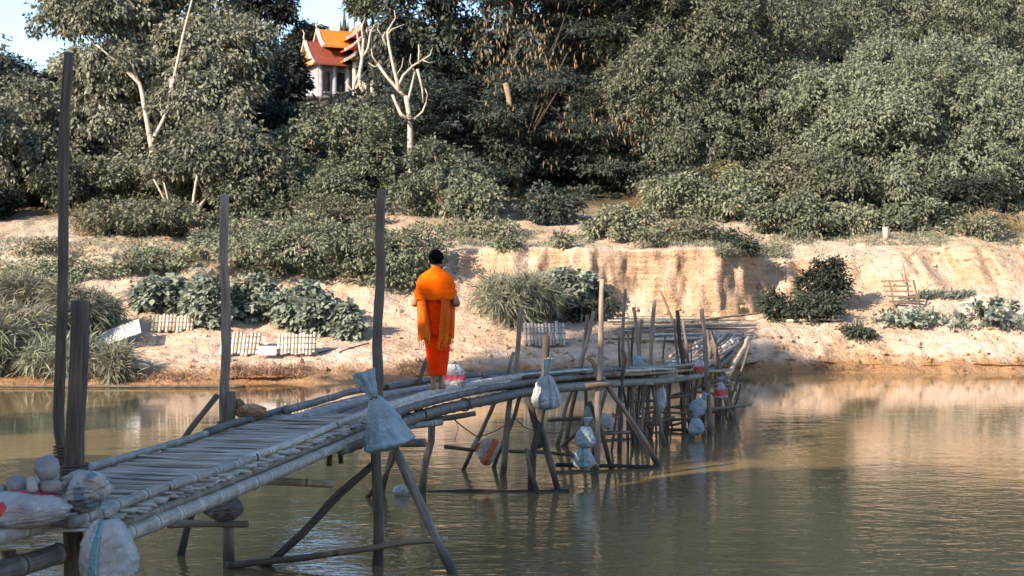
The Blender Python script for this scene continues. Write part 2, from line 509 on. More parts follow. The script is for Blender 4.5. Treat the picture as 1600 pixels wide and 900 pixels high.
# near bank, where the photographer stands and whose trees shade the bridge
bx = np.linspace(-90, 90, 120); by = np.linspace(-110, 27, 130)
BX, BY = np.meshgrid(bx, by)
YE = np.interp(BX.ravel(), [-90, -24, -16, -10, -6, 90], [18, 17.5, 9.5, 3.5, 0, 0])
zb = np.interp(BY.ravel() - YE, [-110, -30, -12, -3, 2, 4.5, 9], [9, 7, 4.2, 2.6, 1.3, 0.1, -1.2]) + fbm(BX.ravel() * 0.3, BY.ravel() * 0.3, 61, 4) * 0.6 - 0.1
zb = np.where((np.abs(BX.ravel()) < 3) & (np.abs(BY.ravel()) < 3), np.minimum(zb, 1.35), zb)
ii = (np.arange(129)[:, None] * 120 + np.arange(119)[None, :]).ravel()
nb = link_mesh('near_bank', mesh_np('near_bank', np.stack([BX.ravel(), BY.ravel(), zb], 1), np.stack([ii, ii + 1, ii + 121, ii + 120], 1)), M['soil'])
tag(nb, kind='structure')

# river bed sheet and the water
me = mesh_np('river_bed', [(-300, -30, -1.6), (300, -30, -1.6), (300, 60, -1.6), (-300, 60, -1.6)], [(0, 1, 2, 3)], smooth=False)
tag(link_mesh('river_bed', me, M['soil']), kind='structure')
m, nt, b, out = new_mat('river_water')
pos = nt.nodes.new('ShaderNodeNewGeometry').outputs['Position']
wa = noise(nt, mapping(nt, pos, (1.0, 1.9, 1)), 1.25, 3, 0.55, 0.4)
wb = noise(nt, mapping(nt, pos, (1.0, 1.6, 1), (7, 3, 0)), 5.2, 3, 0.55, 0.3)
wc = noise(nt, mapping(nt, pos, (0.12, 0.3, 1)), 1.0, 2, 0.5)
hgt = math_n(nt, 'ADD', math_n(nt, 'MULTIPLY', wa.outputs[0], 1.0), math_n(nt, 'MULTIPLY', wb.outputs[0], 0.42))
amp = ramp(nt, wc.outputs[0], [(0.3, (0.45, 0.45, 0.45)), (0.7, (1, 1, 1))]).outputs[0]
hgt = math_n(nt, 'MULTIPLY', hgt, amp)
# sheltered, calmer water towards the far bank
wsep = nt.nodes.new('ShaderNodeSeparateXYZ'); nt.links.new(pos, wsep.inputs[0])
calm = ramp(nt, math_n(nt, 'MULTIPLY', wsep.outputs[1], 0.02), [(0.26, (1.5, 1.5, 1.5)), (0.40, (0.75, 0.75, 0.75)), (0.64, (0.18, 0.18, 0.18))]).outputs[0]
hgt = math_n(nt, 'MULTIPLY', hgt, calm)
b.inputs['Base Color'].default_value = (0.170, 0.118, 0.054, 1)
b.inputs['Roughness'].default_value = 0.04
b.inputs['IOR'].default_value = 1.75
bump(nt, b, hgt, 1.0, 0.015)
M['water'] = m
me = mesh_np('river_water', [(-300, -30, 0), (300, -30, 0), (300, 60, 0), (-300, 60, 0)], [(0, 1, 2, 3)], smooth=False)
tag(link_mesh('river_water', me, m), kind='structure')

# ---------------------------------------------------------------- foliage
def unit(a):
    return a / (np.linalg.norm(a, axis=1)[:, None] + 1e-9)

def leaf_mesh(name, P, D, N, L, W, rnd, droop=0.12):
    n = len(P)
    S = unit(np.cross(D, N))
    L = np.asarray(L).reshape(-1, 1); W = np.asarray(W).reshape(-1, 1)
    mid = P + D * L * 0.45
    tip = P + D * L; tip[:, 2] -= droop * L[:, 0]
    V = np.stack([P, mid + S * W * 0.5, tip, mid - S * W * 0.5], 1).reshape(-1, 3)
    f = np.arange(4 * n).reshape(n, 4)
    return mesh_np(name, V, f, smooth=False, attrs={'rnd': np.repeat(rnd, 4)})

def foliage(rng, lobes, n, clump_r=0.5, per=40, flat=0.6, L=0.2, W=0.1, droop=0.3, up=0.5, outw=0.6, rand=0.6, low=-0.55, shell=0.72, keepq=0.7):
    """leaves in clumps that sit on the skins of the lobes"""
    lobes = np.array(lobes, float)
    area = (lobes[:, 3] * lobes[:, 4] + lobes[:, 4] * lobes[:, 5] + lobes[:, 3] * lobes[:, 5])
    nclump = max(1, n // per)
    li = rng.choice(len(lobes), nclump, p=area / area.sum())
    d = unit(rng.normal(size=(nclump * 3, 3))); d = d[d[:, 2] > low][:nclump]
    while len(d) < nclump: d = np.concatenate([d, d])[:nclump]
    c = lobes[li, :3] + lobes[li, 3:6] * d * np.where(rng.random((nclump, 1)) < 0.16, 1.0 + 0.32 * rng.random((nclump, 1)), shell + (1.04 - shell) * rng.random((nclump, 1)) ** 0.6)
    # drop most clumps buried in another lobe
    q = np.full(nclump, 9.0)
    for k in range(len(lobes)):
        e = np.linalg.norm((c - lobes[k, :3]) / lobes[k, 3:6], axis=1)
        e[li == k] = 9
        q = np.minimum(q, e)
    keep = (q > keepq) | (rng.random(nclump) < 0.12)
    c = c[keep]; d = d[keep]; nclump = len(c)
    cr = clump_r * (0.4 + 1.1 * rng.random(nclump) ** 1.3)
    cv = rng.random(nclump)
    ci = np.repeat(np.arange(nclump), per)
    m_ = len(ci)
    o = unit(rng.normal(size=(m_, 3))) * (rng.random((m_, 1)) ** 0.45)
    o[:, 2] *= flat
    P = c[ci] + o * cr[ci][:, None]
    rn = unit(rng.normal(size=(m_, 3)))
    D = unit(outw * d[ci] + 0.5 * unit(o) + rand * rn + np.array([0, 0, -droop]))
    rn2 = unit(rng.normal(size=(m_, 3)))
    N = unit(0.7 * d[ci] + np.array([0, 0, up]) + rand * rn2)
    s = 0.65 + 0.7 * rng.random(m_)
    rnd = np.clip(0.55 * cv[ci] + 0.45 * rng.random(m_), 0, 1)
    return P, D, N, L * s, W * s, rnd

def lobes_in(rng, c, rx, ry, rz, k, lo=0.34, hi=0.52):
    """k overlapping lobes that fill an ellipsoid envelope"""
    out = []
    for i in range(k):
        s = lo + (hi - lo) * rng.random()
        v = unit(rng.normal(size=(1, 3)))[0] * (1 - s) * (0.75 + 0.3 * rng.random())
        out.append((c[0] + v[0] * rx, c[1] + v[1] * ry, c[2] + v[2] * rz, rx * s * (0.85 + 0.3 * rng.random()), ry * s, rz * s * (0.8 + 0.3 * rng.random())))
    return out

def multi_tube(name, branches, seg=7):
    Vs, Fs, Us = [], [], []; off = 0
    for pts, r0, r1 in branches:
        P = catmull(pts, 0.35); n = len(P)
        r = np.linspace(r0, r1, n) * (1 + 0.12 * (RNG.random(n) - 0.5))
        v, f, u = tube_arrays(P, r, seg, off)
        Vs.append(v); Fs += f; Us.append(u); off += len(v)
    return mesh_np(name, np.concatenate(Vs), Fs, np.concatenate(Us))

def jit(v, s):
    return np.array(v, float) + RNG.normal(size=3) * s

def tree(name, label, cat, base, lobes, n, leafmat, barkmat, seed, trunk_r=0.22, group=None, trunk=True, lean=(0, 0), **kw):
    rng = np.random.default_rng(seed)
    root = empty(name, base)
    tag(root, label, cat, group)
    bl = np.array([(l[0] - base[0], l[1] - base[1], l[2] - base[2], l[3], l[4], l[5]) for l in lobes])
    cc = bl[:, :3].mean(0)
    if trunk:
        br = []
        fork = np.array([cc[0] * 0.5 + lean[0], cc[1] * 0.5, max(0.6, cc[2] * 0.35)])
        br.append(([(0, 0, -0.3), jit(fork * 0.5, 0.08), fork], trunk_r, trunk_r * 0.75))
        for l in bl[rng.permutation(len(bl))[:9]]:
            e = l[:3] + np.array([0, 0, l[5] * 0.35])
            mid = fork * 0.5 + e * 0.5 + np.array([0, 0, 0.1 * np.linalg.norm(e - fork)])
            br.append(([fork, jit(mid, 0.15), e], trunk_r * 0.42, 0.02))
            for _ in range(2):
                e2 = l[:3] + unit(rng.normal(size=(1, 3)))[0] * l[3:6] * 0.8
                br.append(([mid, jit((mid + e2) / 2, 0.1), e2], trunk_r * 0.16, 0.012))
        link_mesh('trunk', multi_tube('trunk', br), barkmat, root)
    link_mesh('crown', leaf_mesh('crown', *foliage(rng, bl, n, **kw), droop=0.15), leafmat, root)
    return root

def px_lobe(px, py, rpx, rpy, d, depth=None):
    c = at(px, py, d); s = d / F
    return (c.x, c.y, c.z, rpx * s, (depth if depth else 0.8 * (rpx + rpy) / 2 * s), rpy * s)

# kinds of foliage
K_BROAD = dict(clump_r=0.44, per=44, flat=0.85, L=0.19, W=0.10, droop=0.65, up=0.3, outw=0.45, rand=0.75, shell=0.62)
K_FEATHER = dict(clump_r=0.55, per=60, flat=0.24, L=0.19, W=0.07, droop=0.15, up=1.1, outw=0.6, rand=0.6, shell=0.5, keepq=0.0)
K_WILLOW = dict(clump_r=0.40, per=52, flat=0.9, L=0.155, W=0.062, droop=0.55, up=0.45, outw=0.45, rand=0.85, shell=0.6)
K_BUSHY = dict(clump_r=0.34, per=38, flat=0.8, L=0.15, W=0.075, droop=0.3, up=0.5, outw=0.5, rand=0.8, shell=0.62)
K_FAR = dict(clump_r=0.55, per=44, flat=0.75, L=0.27, W=0.12, droop=0.45, up=0.4, outw=0.45, rand=0.8, shell=0.6)

def rlobes(seed, px, py, rpx, rpy, d, k, depth=None, lo=0.34, hi=0.52):
    rng = np.random.default_rng(seed); c = at(px, py, d); s = d / F
    return lobes_in(rng, c, rpx * s, depth if depth else 0.75 * rpx * s, rpy * s, k, lo, hi)

def wall_lobes(seed, px, py, rx, ry, d, step=58, r=46, dj=1.1, power=2.6):
    """lobes set out evenly over a crown's face and through its depth"""
    rng = np.random.default_rng(seed); out = []
    for layer in (0, 1):
        for x in np.arange(px - rx + 0.4 * step, px + rx, step):
            for y in np.arange(py - ry + 0.4 * step, py + ry, step * 0.85):
                u, v = (x - px) / rx, (y - py) / ry
                q = (abs(u) ** power + abs(v) ** power) ** (1 / power)
                if q > 0.98: continue
                bulge = math.sqrt(max(0.0, 1 - min(1, q) ** 2))
                k = rng.uniform(0.75, 1.2)
                dd = d - 2.6 * bulge + rng.uniform(-dj, dj) + layer * 3.2
                out.append(px_lobe(x + rng.uniform(-0.35, 0.35) * step, y + rng.uniform(-0.35, 0.35) * step, r * k * rng.uniform(0.85, 1.15), r * k * 0.9, dd))
    return out

def copy_tree(o, base, rz, scale, label, group):
    c = o.copy(); COL.objects.link(c)
    c.location = base; c.rotation_euler = (0, 0, rz); c.scale = scale
    c['label'] = label; c['group'] = group
    for ch in o.children:
        k = ch.copy(); COL.objects.link(k); k.parent = c
    return c

# --- the individual trees of the far slope
L1 = [px_lobe(120, 40, 75, 70, 58), px_lobe(230, 10, 95, 90, 59), px_lobe(330, 70, 95, 75, 58), px_lobe(190, 110, 95, 60, 57.5), px_lobe(320, 150, 80, 65, 57), px_lobe(160, 190, 80, 60, 58), px_lobe(270, 210, 70, 55, 57), px_lobe(120, 250, 80, 60, 58.5), px_lobe(220, 275, 95, 45, 56.5), px_lobe(150, -60, 110, 70, 60), px_lobe(300, -60, 110, 70, 60)]
r1 = np.random.default_rng(99)
L1 = [l for q in L1 for l in lobes_in(r1, q[:3], q[3] * 1.08, q[4] * 1.05, q[5] * 1.08, 4, 0.45, 0.62)]
tree('riverside_tree', 'tall dusty olive tree with a pale crooked trunk, left of the temple', 'tree', ground_d(245, 58), L1, 130000, M['leaf_left'], M['bark'], 101, 0.2, **K_BROAD)
L2 = [px_lobe(400, 20, 75, 70, 70), px_lobe(370, 120, 75, 70, 69), px_lobe(440, 30, 36, 40, 71), px_lobe(425, 130, 42, 60, 71), px_lobe(380, -70, 90, 60, 71), px_lobe(430, 185, 50, 40, 70)]
tree('shade_tree', 'tree with shade-darkened leaves between the crooked pale trunk and the temple', 'tree', ground_d(420, 72), [l for q in L2 for l in lobes_in(r1, q[:3], q[3], q[4], q[5], 3, 0.5, 0.65)], 34000, M['leaf_shade'], M['bark_dark'], 102, 0.25, **K_BROAD)
L3 = rlobes(103, -10, 240, 125, 105, 56, 14, None, 0.26, 0.4) + [px_lobe(-60, 100, 50, 60, 58), px_lobe(30, 165, 40, 40, 57)]
tree('dark_tree', 'dark bushy tree by the open sky, rooted above the tall river grass', 'tree', ground_d(-10, 56), L3, 30000, M['leaf_left'], M['bark_dark'], 103, 0.18, **K_BROAD)
L4 = [px_lobe(340, 240, 75, 40, 55), px_lobe(300, 260, 55, 35, 54.5), px_lobe(390, 265, 50, 35, 55), px_lobe(345, 215, 50, 30, 55.5)]
tree('small_tree', 'small round headed tree with three pale splayed stems on the bank', 'tree', ground_d(300, 54), L4, 18000, M['leaf_left'], M['bark_pale'], 104, 0.09, **K_BROAD)
L6 = []
r6 = np.random.default_rng(106)
for i in range(46):
    py = r6.uniform(-100, 315); wx = 165 + 30 * math.sin((py + 90) / 390 * 3.1)
    L6.append(px_lobe(822 + r6.uniform(-1, 1) * wx, py, r6.uniform(40, 75), r6.uniform(13, 24), r6.uniform(58.0, 63), 1.6))
tree('feathery_tree', 'huge dark feathery tree in flat layers hung with brown pods', 'tree', ground_d(806, 60), L6, 115000, M['leaf_dark'], M['bark_dark'], 106, 0.13, **K_FEATHER)
L7 = wall_lobes(107, 1098, 145, 140, 215, 61)
tree('willowy_tree', 'tall olive green tree with drooping leaf sprays next to the feathery tree', 'tree', ground_d(1080, 60), L7, 230000, M['leaf_olive'], M['bark_dark'], 107, 0.3, **K_WILLOW)
L8 = wall_lobes(108, 1455, 225, 180, 140, 57.5)
tree('spreading_tree', 'wide spreading olive tree overhanging the bank above the wooden steps', 'tree', ground_d(1450, 57), L8, 200000, M['leaf_olive'], M['bark_dark'], 108, 0.3, **K_WILLOW)
L9 = wall_lobes(109, 1460, 30, 215, 150, 67)
tree('tall_tree', 'tall olive tree rising behind the wide spreading one', 'tree', ground_d(1480, 68), L9, 125000, M['leaf_olive'], M['bark_dark'], 109, 0.3, **K_WILLOW)
L10 = rlobes(110, 1330, 165, 62, 60, 57.5, 9, None, 0.3, 0.5)
tree('round_tree', 'lighter round crowned tree wedged between the drooping and spreading trees', 'tree', ground_d(1335, 57.5), L10, 16000, M['leaf_shrub'], M['bark_dark'], 110, 0.12, **K_BUSHY)
# trees further up the slope: shade-coloured and olive kinds, copied
def proto(label, mat, seed):
    rng = np.random.default_rng(seed)
    lob = lobes_in(rng, (0, 0, 5.6), 4.0, 3.2, 5.2, 26, 0.2, 0.36)
    return tree('slope_tree', label, 'tree', (0, 0, 0), lob, 42000, M[mat], M['bark_dark'], seed + 1, 0.28, group='trees further up the far slope', **K_FAR)
_bk = [(60, 190, 120, 80, 84, 0, 'dark tree higher up the slope behind the crooked trunk'),
       (250, 80, 150, 160, 80, 0, 'dark tree filling the slope behind the dusty olive tree'),
       (700, 60, 120, 180, 82, 0, 'dark tree up the slope behind the white dead tree'),
       (850, 60, 120, 190, 80, 0, 'dark tree up the slope behind the feathery tree'),
       (975, 110, 90, 120, 78, 0, 'shade-coloured tree in the gap beside the drooping tree'),
       (1250, 20, 130, 210, 76, 0, 'shade-coloured tree on the slope behind the round crowned tree'),
       (1400, 0, 150, 200, 84, 1, 'olive tree on the slope at the back of the tall one'),
       (1620, 60, 130, 200, 78, 1, 'olive tree at the downstream end of the slope'),
       (-110, 330, 120, 110, 60, 1, 'bushy tree at the upstream end of the slope'),
       (1720, 250, 120, 150, 58, 1, 'low bushy tree at the downstream end of the bank'),
       (1120, 30, 120, 200, 82, 0, 'dark tree on the slope behind the drooping one'),
       (1265, 200, 70, 90, 68, 0, 'small shade-coloured tree filling the cleft below the round crowned tree'),
       (330, 150, 110, 120, 64, 0, 'dark tree in the shade just behind the small round headed tree')]
P2 = [proto(_bk[0][6], 'leaf_shade', 131), proto(_bk[6][6], 'leaf_olive', 137)]
seen = set()
for i, (px, py, rx, ry, d, kk, lab) in enumerate(_bk):
    c = at(px, py, d); s = d / F; g = ground_d(px, d)
    sz = ry * s / 5.2; base = Vector((c.x, c.y, c.z - 5.6 * sz)); sc = (rx * s / 4.0, rx * s / 4.0, sz)
    if base.z > g.z: 
        top = c.z + ry * s; sz = (top - g.z) / 10.8; base.z = g.z; sc = (sc[0], sc[1], sz)
    rz = (i * 1.7) % 6.28
    if kk not in seen:
        seen.add(kk); o = P2[kk]; o.location = base; o.rotation_euler = (0, 0, rz); o.scale = sc; o['label'] = lab
    else:
        copy_tree(P2[kk], base, rz, sc, lab, 'trees further up the far slope')
# low dark trees near the temple
tree('slope_tree', 'low dark tree right behind the temple roof', 'tree', ground_d(470, 138), rlobes(171, 485, 62, 40, 22, 138, 6), 9000, M['leaf_shade'], M['bark_dark'], 172, 0.25, group='trees further up the far slope', clump_r=0.8, per=34, flat=0.7, L=0.5, W=0.25)
tree('slope_tree', 'dark tree at the right flank of the temple', 'tree', ground_d(620, 118), rlobes(173, 618, 95, 50, 85, 118, 9), 14000, M['leaf_shade'], M['bark_dark'], 174, 0.25, group='trees further up the far slope', clump_r=0.8, per=34, flat=0.7, L=0.45, W=0.22)
tree('slope_tree', 'dark bushy tree at the left flank of the temple', 'tree', ground_d(445, 112), rlobes(175, 440, 125, 40, 50, 110, 7), 10000, M['leaf_shade'], M['bark_dark'], 176, 0.25, group='trees further up the far slope', clump_r=0.8, per=34, flat=0.7, L=0.45, W=0.22)
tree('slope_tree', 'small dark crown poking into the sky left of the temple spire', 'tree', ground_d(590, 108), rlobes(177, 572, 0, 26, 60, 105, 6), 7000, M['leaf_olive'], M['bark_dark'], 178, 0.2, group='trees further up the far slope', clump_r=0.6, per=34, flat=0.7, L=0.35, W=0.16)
# undergrowth thickets that cover the wooded slope
def thick(seed, mat):
    rng = np.random.default_rng(seed)
    lob = lobes_in(rng, (0, 0, 1.0), 1.9, 1.3, 1.35, 12, 0.28, 0.45)
    return tree('slope_thicket', 'leafy thicket on the wooded slope among the tree trunks', 'bush', (0, 0, 0), lob, 15000, M[mat], M['bark'], seed + 1, 0.05, group='thickets covering the wooded slope', **K_BUSHY)
TH = [thick(181, 'leaf_shrub'), thick(183, 'leaf_olive'), thick(185, 'leaf_shade'), thick(189, 'leaf_yellow')]
r = np.random.default_rng(187); used_t = set()
for d, step, a, b_ in ((55.5, 85, 1.0, 1.0), (61, 95, 1.15, 1.25), (68, 105, 1.35, 1.5), (76, 120, 1.5, 1.8), (88, 130, 1.8, 2.0), (104, 150, 2.2, 2.0)):
    for px in np.arange(-140, 1740, step):
        px = px + r.uniform(-25, 25); dd = d + r.uniform(-2, 2)
        if 600 < px < 690 and dd < 57: continue
        if 430 < px < 625 and dd > 80: continue
        if 1180 < px < 1275 and dd > 57: continue
        if 740 < px < 1000 and dd < 58: continue
        hmul = 0.75 if 440 < px < 640 else 1.0
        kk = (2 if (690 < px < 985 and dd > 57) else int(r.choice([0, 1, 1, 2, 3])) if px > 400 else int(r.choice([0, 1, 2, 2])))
        g = ground_d(px, dd) - Vector((0, 0, 0.15)); sc = (a * r.uniform(0.8, 1.25), a, b_ * r.uniform(0.75, 1.2) * hmul)
        lab = ['pale green', 'olive', 'shade-coloured', 'yellowish'][kk] + ' leafy thicket ' + ('at the foot of the wooded slope behind the bank' if dd < 58 else 'part way up the wooded slope between trunks' if dd < 73 else 'high on the wooded slope below the hilltop')
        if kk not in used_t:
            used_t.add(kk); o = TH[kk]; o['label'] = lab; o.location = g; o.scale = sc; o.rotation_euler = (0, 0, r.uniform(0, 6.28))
        else:
            copy_tree(TH[kk], g, r.uniform(0, 6.28), sc, lab, TH[kk]['group'])

# pale crooked trunk standing in front of the dusty tree
def limb_tree(name, label, branches_px, d, mat, leaf=None, cat='tree', group=None):
    b0 = at(*branches_px[0][0][0], d)
    root = empty(name, b0); tag(root, label, cat, group)
    br = []
    for pts, w0, w1 in branches_px:
        P = [np.array(at(p[0], p[1], d + (p[2] if len(p) > 2 else 0))) - np.array(b0) for p in pts]
        br.append((P, w0 * d / F / 2, w1 * d / F / 2))
    link_mesh('trunk', multi_tube('trunk', br, 8), mat, root)
    return root, b0

g = ground_d(262, 56.2); gy = YH + (H - g.z) * F / 56.2
limb_tree('crooked_tree', 'pale crooked leaning trunk with a broken top among the olive leaves', [([(250, gy + 6), (243, 270), (236, 225), (227, 175), (218, 130), (200, 112)], 12, 6), ([(218, 130), (210, 112), (206, 98)], 5, 3), ([(236, 225), (262, 170), (268, 120)], 7, 4), ([(262, 170), (285, 60), (300, 0)], 5, 3), ([(150, 70), (175, 90), (200, 112)], 2, 4)], 56.2, M['bark_pale'])
g = ground_d(268, 53.2); gy = YH + (H - g.z) * F / 53.2
limb_tree('forked_sapling', 'slim pale sapling with three splayed stems below the small round tree', [([(268, gy + 4), (258, 315), (240, 280)], 4, 2), ([(268, gy + 4), (262, 310), (256, 285)], 4, 2), ([(298, gy + 4), (303, 305), (308, 275)], 5, 3)], 53.2, M['bark_pale'])
g = ground_d(640, 57)
gy = YH + (H - g.z) * F / 57
o, b0 = limb_tree('dead_tree', 'bare white dead tree with forked broken limbs beside the temple', [
    ([(642, gy + 8), (641, 225), (640, 185), (634, 150)], 10, 7.5),
    ([(640, 190), (626, 178), (618, 160), (613, 148)], 6, 4), ([(634, 152), (622, 140), (606, 122), (590, 100)], 6, 4),
    ([(624, 142), (615, 105), (608, 72), (605, 50), (612, 38)], 6, 3), ([(604, 72), (598, 58), (602, 50)], 4, 2),
    ([(620, 140), (630, 118), (645, 103), (660, 94)], 5, 2.5), ([(636, 165), (642, 140), (648, 112)], 5, 2),
    ([(648, 186), (660, 175), (666, 160)], 4, 2), ([(652, 108), (660, 140), (661, 160)], 4, 2), ([(654, 100), (655, 80), (654, 70)], 3, 2), ([(612, 38), (618, 28), (616, 16)], 3, 1), ([(590, 100), (582, 88), (580, 76)], 3, 1), ([(592, 103), (584, 104), (576, 98)], 2, 0.8), ([(660, 94), (672, 86), (676, 74)], 2.5, 0.8), ([(660, 94), (670, 98), (680, 96)], 2, 0.8), ([(666, 160), (668, 148), (664, 138)], 2, 0.8), ([(598, 58), (590, 46), (592, 36)], 2, 0.8), ([(618, 120), (628, 104), (630, 90)], 2, 0.8), ([(648, 112), (640, 96), (642, 84)], 2, 0.8), ([(605, 55), (612, 46), (632, 38)], 3, 1.5)], 57, M['bark_pale'])
o, b0 = limb_tree('dead_tree', 'bare pale tree with twiggy top standing right in front of the temple', [
    ([(572, 215), (570, 160), (562, 125), (566, 90), (568, 60)], 9, 4), ([(563, 125), (552, 145), (545, 135), (540, 128)], 4, 2), ([(566, 95), (560, 65), (556, 40)], 4, 2),
    ([(566, 90), (575, 75), (580, 48), (592, 32)], 4, 2), ([(568, 62), (565, 45), (570, 30)], 3, 2), ([(560, 165), (552, 140), (562, 110)], 5, 3), ([(578, 190), (574, 150), (570, 130)], 5, 3)], 100, M['bark_pale'])
# trunk showing through the feathery tree
limb_tree('dead_tree', 'thick brown trunk showing through the layers of the feathery tree', [([(808, 350), (807, 290), (801, 220), (795, 150), (790, 130)], 13, 9), ([(801, 220), (780, 195), (765, 190)], 5, 2), ([(806, 245), (830, 225), (836, 200)], 5, 3), ([(810, 300), (830, 290), (842, 286)], 4, 2)], 59.8, M['bark'])
# brown seed pods hanging in the feathery tree
r = np.random.default_rng(190)
pm = mat_plain('brown_pod', (0.20, 0.125, 0.07), 0.8, 0.3, 5)
Pp = []; 
for (cx, cy, sx, sy, k) in ((800, 60, 30, 30, 46), (845, 90, 40, 22, 90), (775, 45, 25, 25, 45), (960, 195, 40, 22, 60), (780, 120, 20, 25, 30), (880, 180, 60, 50, 30), (840, 20, 50, 20, 30)):
    for _ in range(k):
        px, py = cx + r.normal() * sx, cy + r.normal() * sy
        Pp.append(np.array(at(px, py, 57.4 + r.uniform(-0.3, 0.8))))
Pp = np.array(Pp); k = len(Pp)
D = unit(np.array([[0, 0, -1.0]]) + r.normal(size=(k, 3)) * 0.22); N = unit(np.array([[0, -1.0, 0.2]]) + r.normal(size=(k, 3)) * 0.5)
pods = link_mesh('seed_pods', leaf_mesh('seed_pods', Pp, D, N, r.uniform(0.14, 0.34, k), r.uniform(0.03, 0.055, k), r.random(k)), pm)
tag(pods, 'brown seed pods hanging in clusters in the dark feathery tree', 'seed pods', kind='stuff')

# --- shrubs, bushes and grasses on the bank
def shrub(name, label, px, pybot, wpx, hpx, mat, kind, seed, n, k=5, group=None, dd=None, trunk=True, depth=None):
    g = ground_d(px, dd) if dd else ground_px(px, pybot)
    s = g.y / F
    c = Vector((g.x, g.y + 0.2 * wpx * s * 0.5, g.z + hpx * s * 0.45))
    rng = np.random.default_rng(seed)
    lob = lobes_in(rng, c, wpx * s / 2 * 1.08, depth if depth else wpx * s * 0.36, hpx * s * 0.6, k * 2, 0.26, 0.45)
    return tree(name, label, 'bush', g, lob, n, mat, M['bark'], seed + 1, 0.035, group, trunk, **kind)

KC = dict(clump_r=0.22, per=14, flat=0.8, L=0.165, W=0.145, droop=0.25, up=0.7, outw=0.5, rand=0.6)
KV = dict(clump_r=0.30, per=34, flat=0.7, L=0.125, W=0.06, droop=0.25, up=0.6, outw=0.7, rand=0.6)
gr = 'broad leaved bushes at the foot of the far bank'
for i, (px, pb, w, h, lab) in enumerate([
        (250, 490, 90, 52, 'broad leaved bush next to the tall river grass'),
        (322, 512, 70, 78, 'broad leaved bush behind the two leaning bamboo mats'),
        (395, 500, 75, 66, 'broad leaved bush close behind the post with the short stub'),
        (485, 522, 112, 80, 'largest broad leaved bush, leaning over the bamboo mats'),
        (540, 530, 44, 55, 'small broad leaved bush over two sticks in the sand')]):
    shrub('broad_leaved_bush', lab, px, pb, w, h, M['leaf_castor'], KC, 200 + 3 * i, int(w * h * 0.95), 9, gr)
shrub('broad_leaved_bush', 'broad leaved bush on the bare bank behind the bamboo poles', 885, 490, 118, 66, M['leaf_castor'], KC, 230, 7500, 9, gr)
shrub('dark_bush', 'low dark leafy bush beside the stacked bamboo poles', 905, 506, 120, 42, M['leaf_bush'], KV, 233, 4000, 5)
gv = 'leafy mounds spilling down the bank'
for i, (px, pb, w, h, n, lab) in enumerate([
        (425, 446, 260, 112, 24000, 'wide leafy mound spilling down the bank between the two tall posts'),
        (612, 448, 190, 120, 20000, 'leafy mound spilling down the bank behind the orange robed person'),
        (520, 365, 190, 60, 10000, 'leafy thicket above the spilling mounds'),
        (530, 320, 250, 160, 20000, 'big pale green thicket below the temple'),
        (690, 345, 170, 120, 12000, 'grey green thicket below the white dead tree'),
        (740, 350, 90, 70, 6000, 'small thicket at the foot of the thick brown trunk'),
        (230, 372, 220, 66, 12000, 'leafy thicket below the pale splayed sapling'),
        (390, 345, 150, 90, 9000, 'leafy thicket to the right of the splayed sapling'),
        (120, 335, 150, 90, 9000, 'leafy thicket below the crooked pale trunk'),
        (970, 375, 110, 50, 6000, 'low leafy shrubs on the edge of the bluff'),
        (1060, 345, 120, 80, 8000, 'leafy thicket at the foot of the drooping tree'),
        (1240, 372, 130, 62, 8000, 'leafy thicket over the dark bush and the recess'),
        (1330, 368, 110, 50, 6000, 'leafy thicket left of the stump'),
        (1440, 362, 130, 46, 6000, 'leafy thicket right of the stump'),
        (1150, 345, 120, 80, 7000, 'leafy thicket under the drooping tree sprays'),
        (860, 352, 110, 60, 6000, 'leafy thicket under the feathery tree'),
        (640, 300, 90, 70, 5000, 'thicket around the base of the white dead tree'),
        (110, 440, 190, 40, 6000, 'low trailing leaves on the bank just above the river grass'),
        (250, 425, 130, 34, 4000, 'low trailing leaves on the bank above the cream mats'),
        (760, 372, 140, 30, 4000, 'low leafy strip on the bluff edge by the orange robed person'),
        (1080, 378, 150, 34, 5000, 'low leafy strip hanging over the bare bluff'),
        (1540, 372, 120, 34, 4000, 'low leafy strip at the downstream end of the bank top')]):
    shrub('leafy_thicket', lab, px, pb, w, h, M['leaf_dark'] if i == 15 else M['leaf_olive'] if i in (4, 5) else M['leaf_shrub'], KV if (i < 3 or i > 16) else K_BUSHY, 240 + 3 * i, n, 7, gv)
for i, (px, pb, w, h, n, lab) in enumerate([
        (790, 390, 44, 26, 900, 'little shrub on the bluff edge right of the orange robed person'),
        (885, 388, 50, 26, 900, 'little shrub on the bluff edge over the broad leaved bush'),
        (1010, 388, 60, 26, 1000, 'little shrub on the bluff edge over the upright sticks'),
        (1155, 392, 60, 34, 1500, 'little dark shrub on the bluff edge above the recess'),
        (1342, 530, 44, 24, 900, 'little dark shrub on the sand below the big dark bush'),
        (200, 430, 60, 30, 900, 'little shrub on the pale upper bank left of the tall post'),
        (60, 400, 80, 24, 900, 'little shrub on the pale upper bank above the river grass')]):
    shrub('small_shrub', lab, px, pb, w, h, M['leaf_bush'] if i in (3, 4) else M['leaf_shrub'], KV, 300 + 3 * i, n, 4, 'small shrubs on the bare bank')
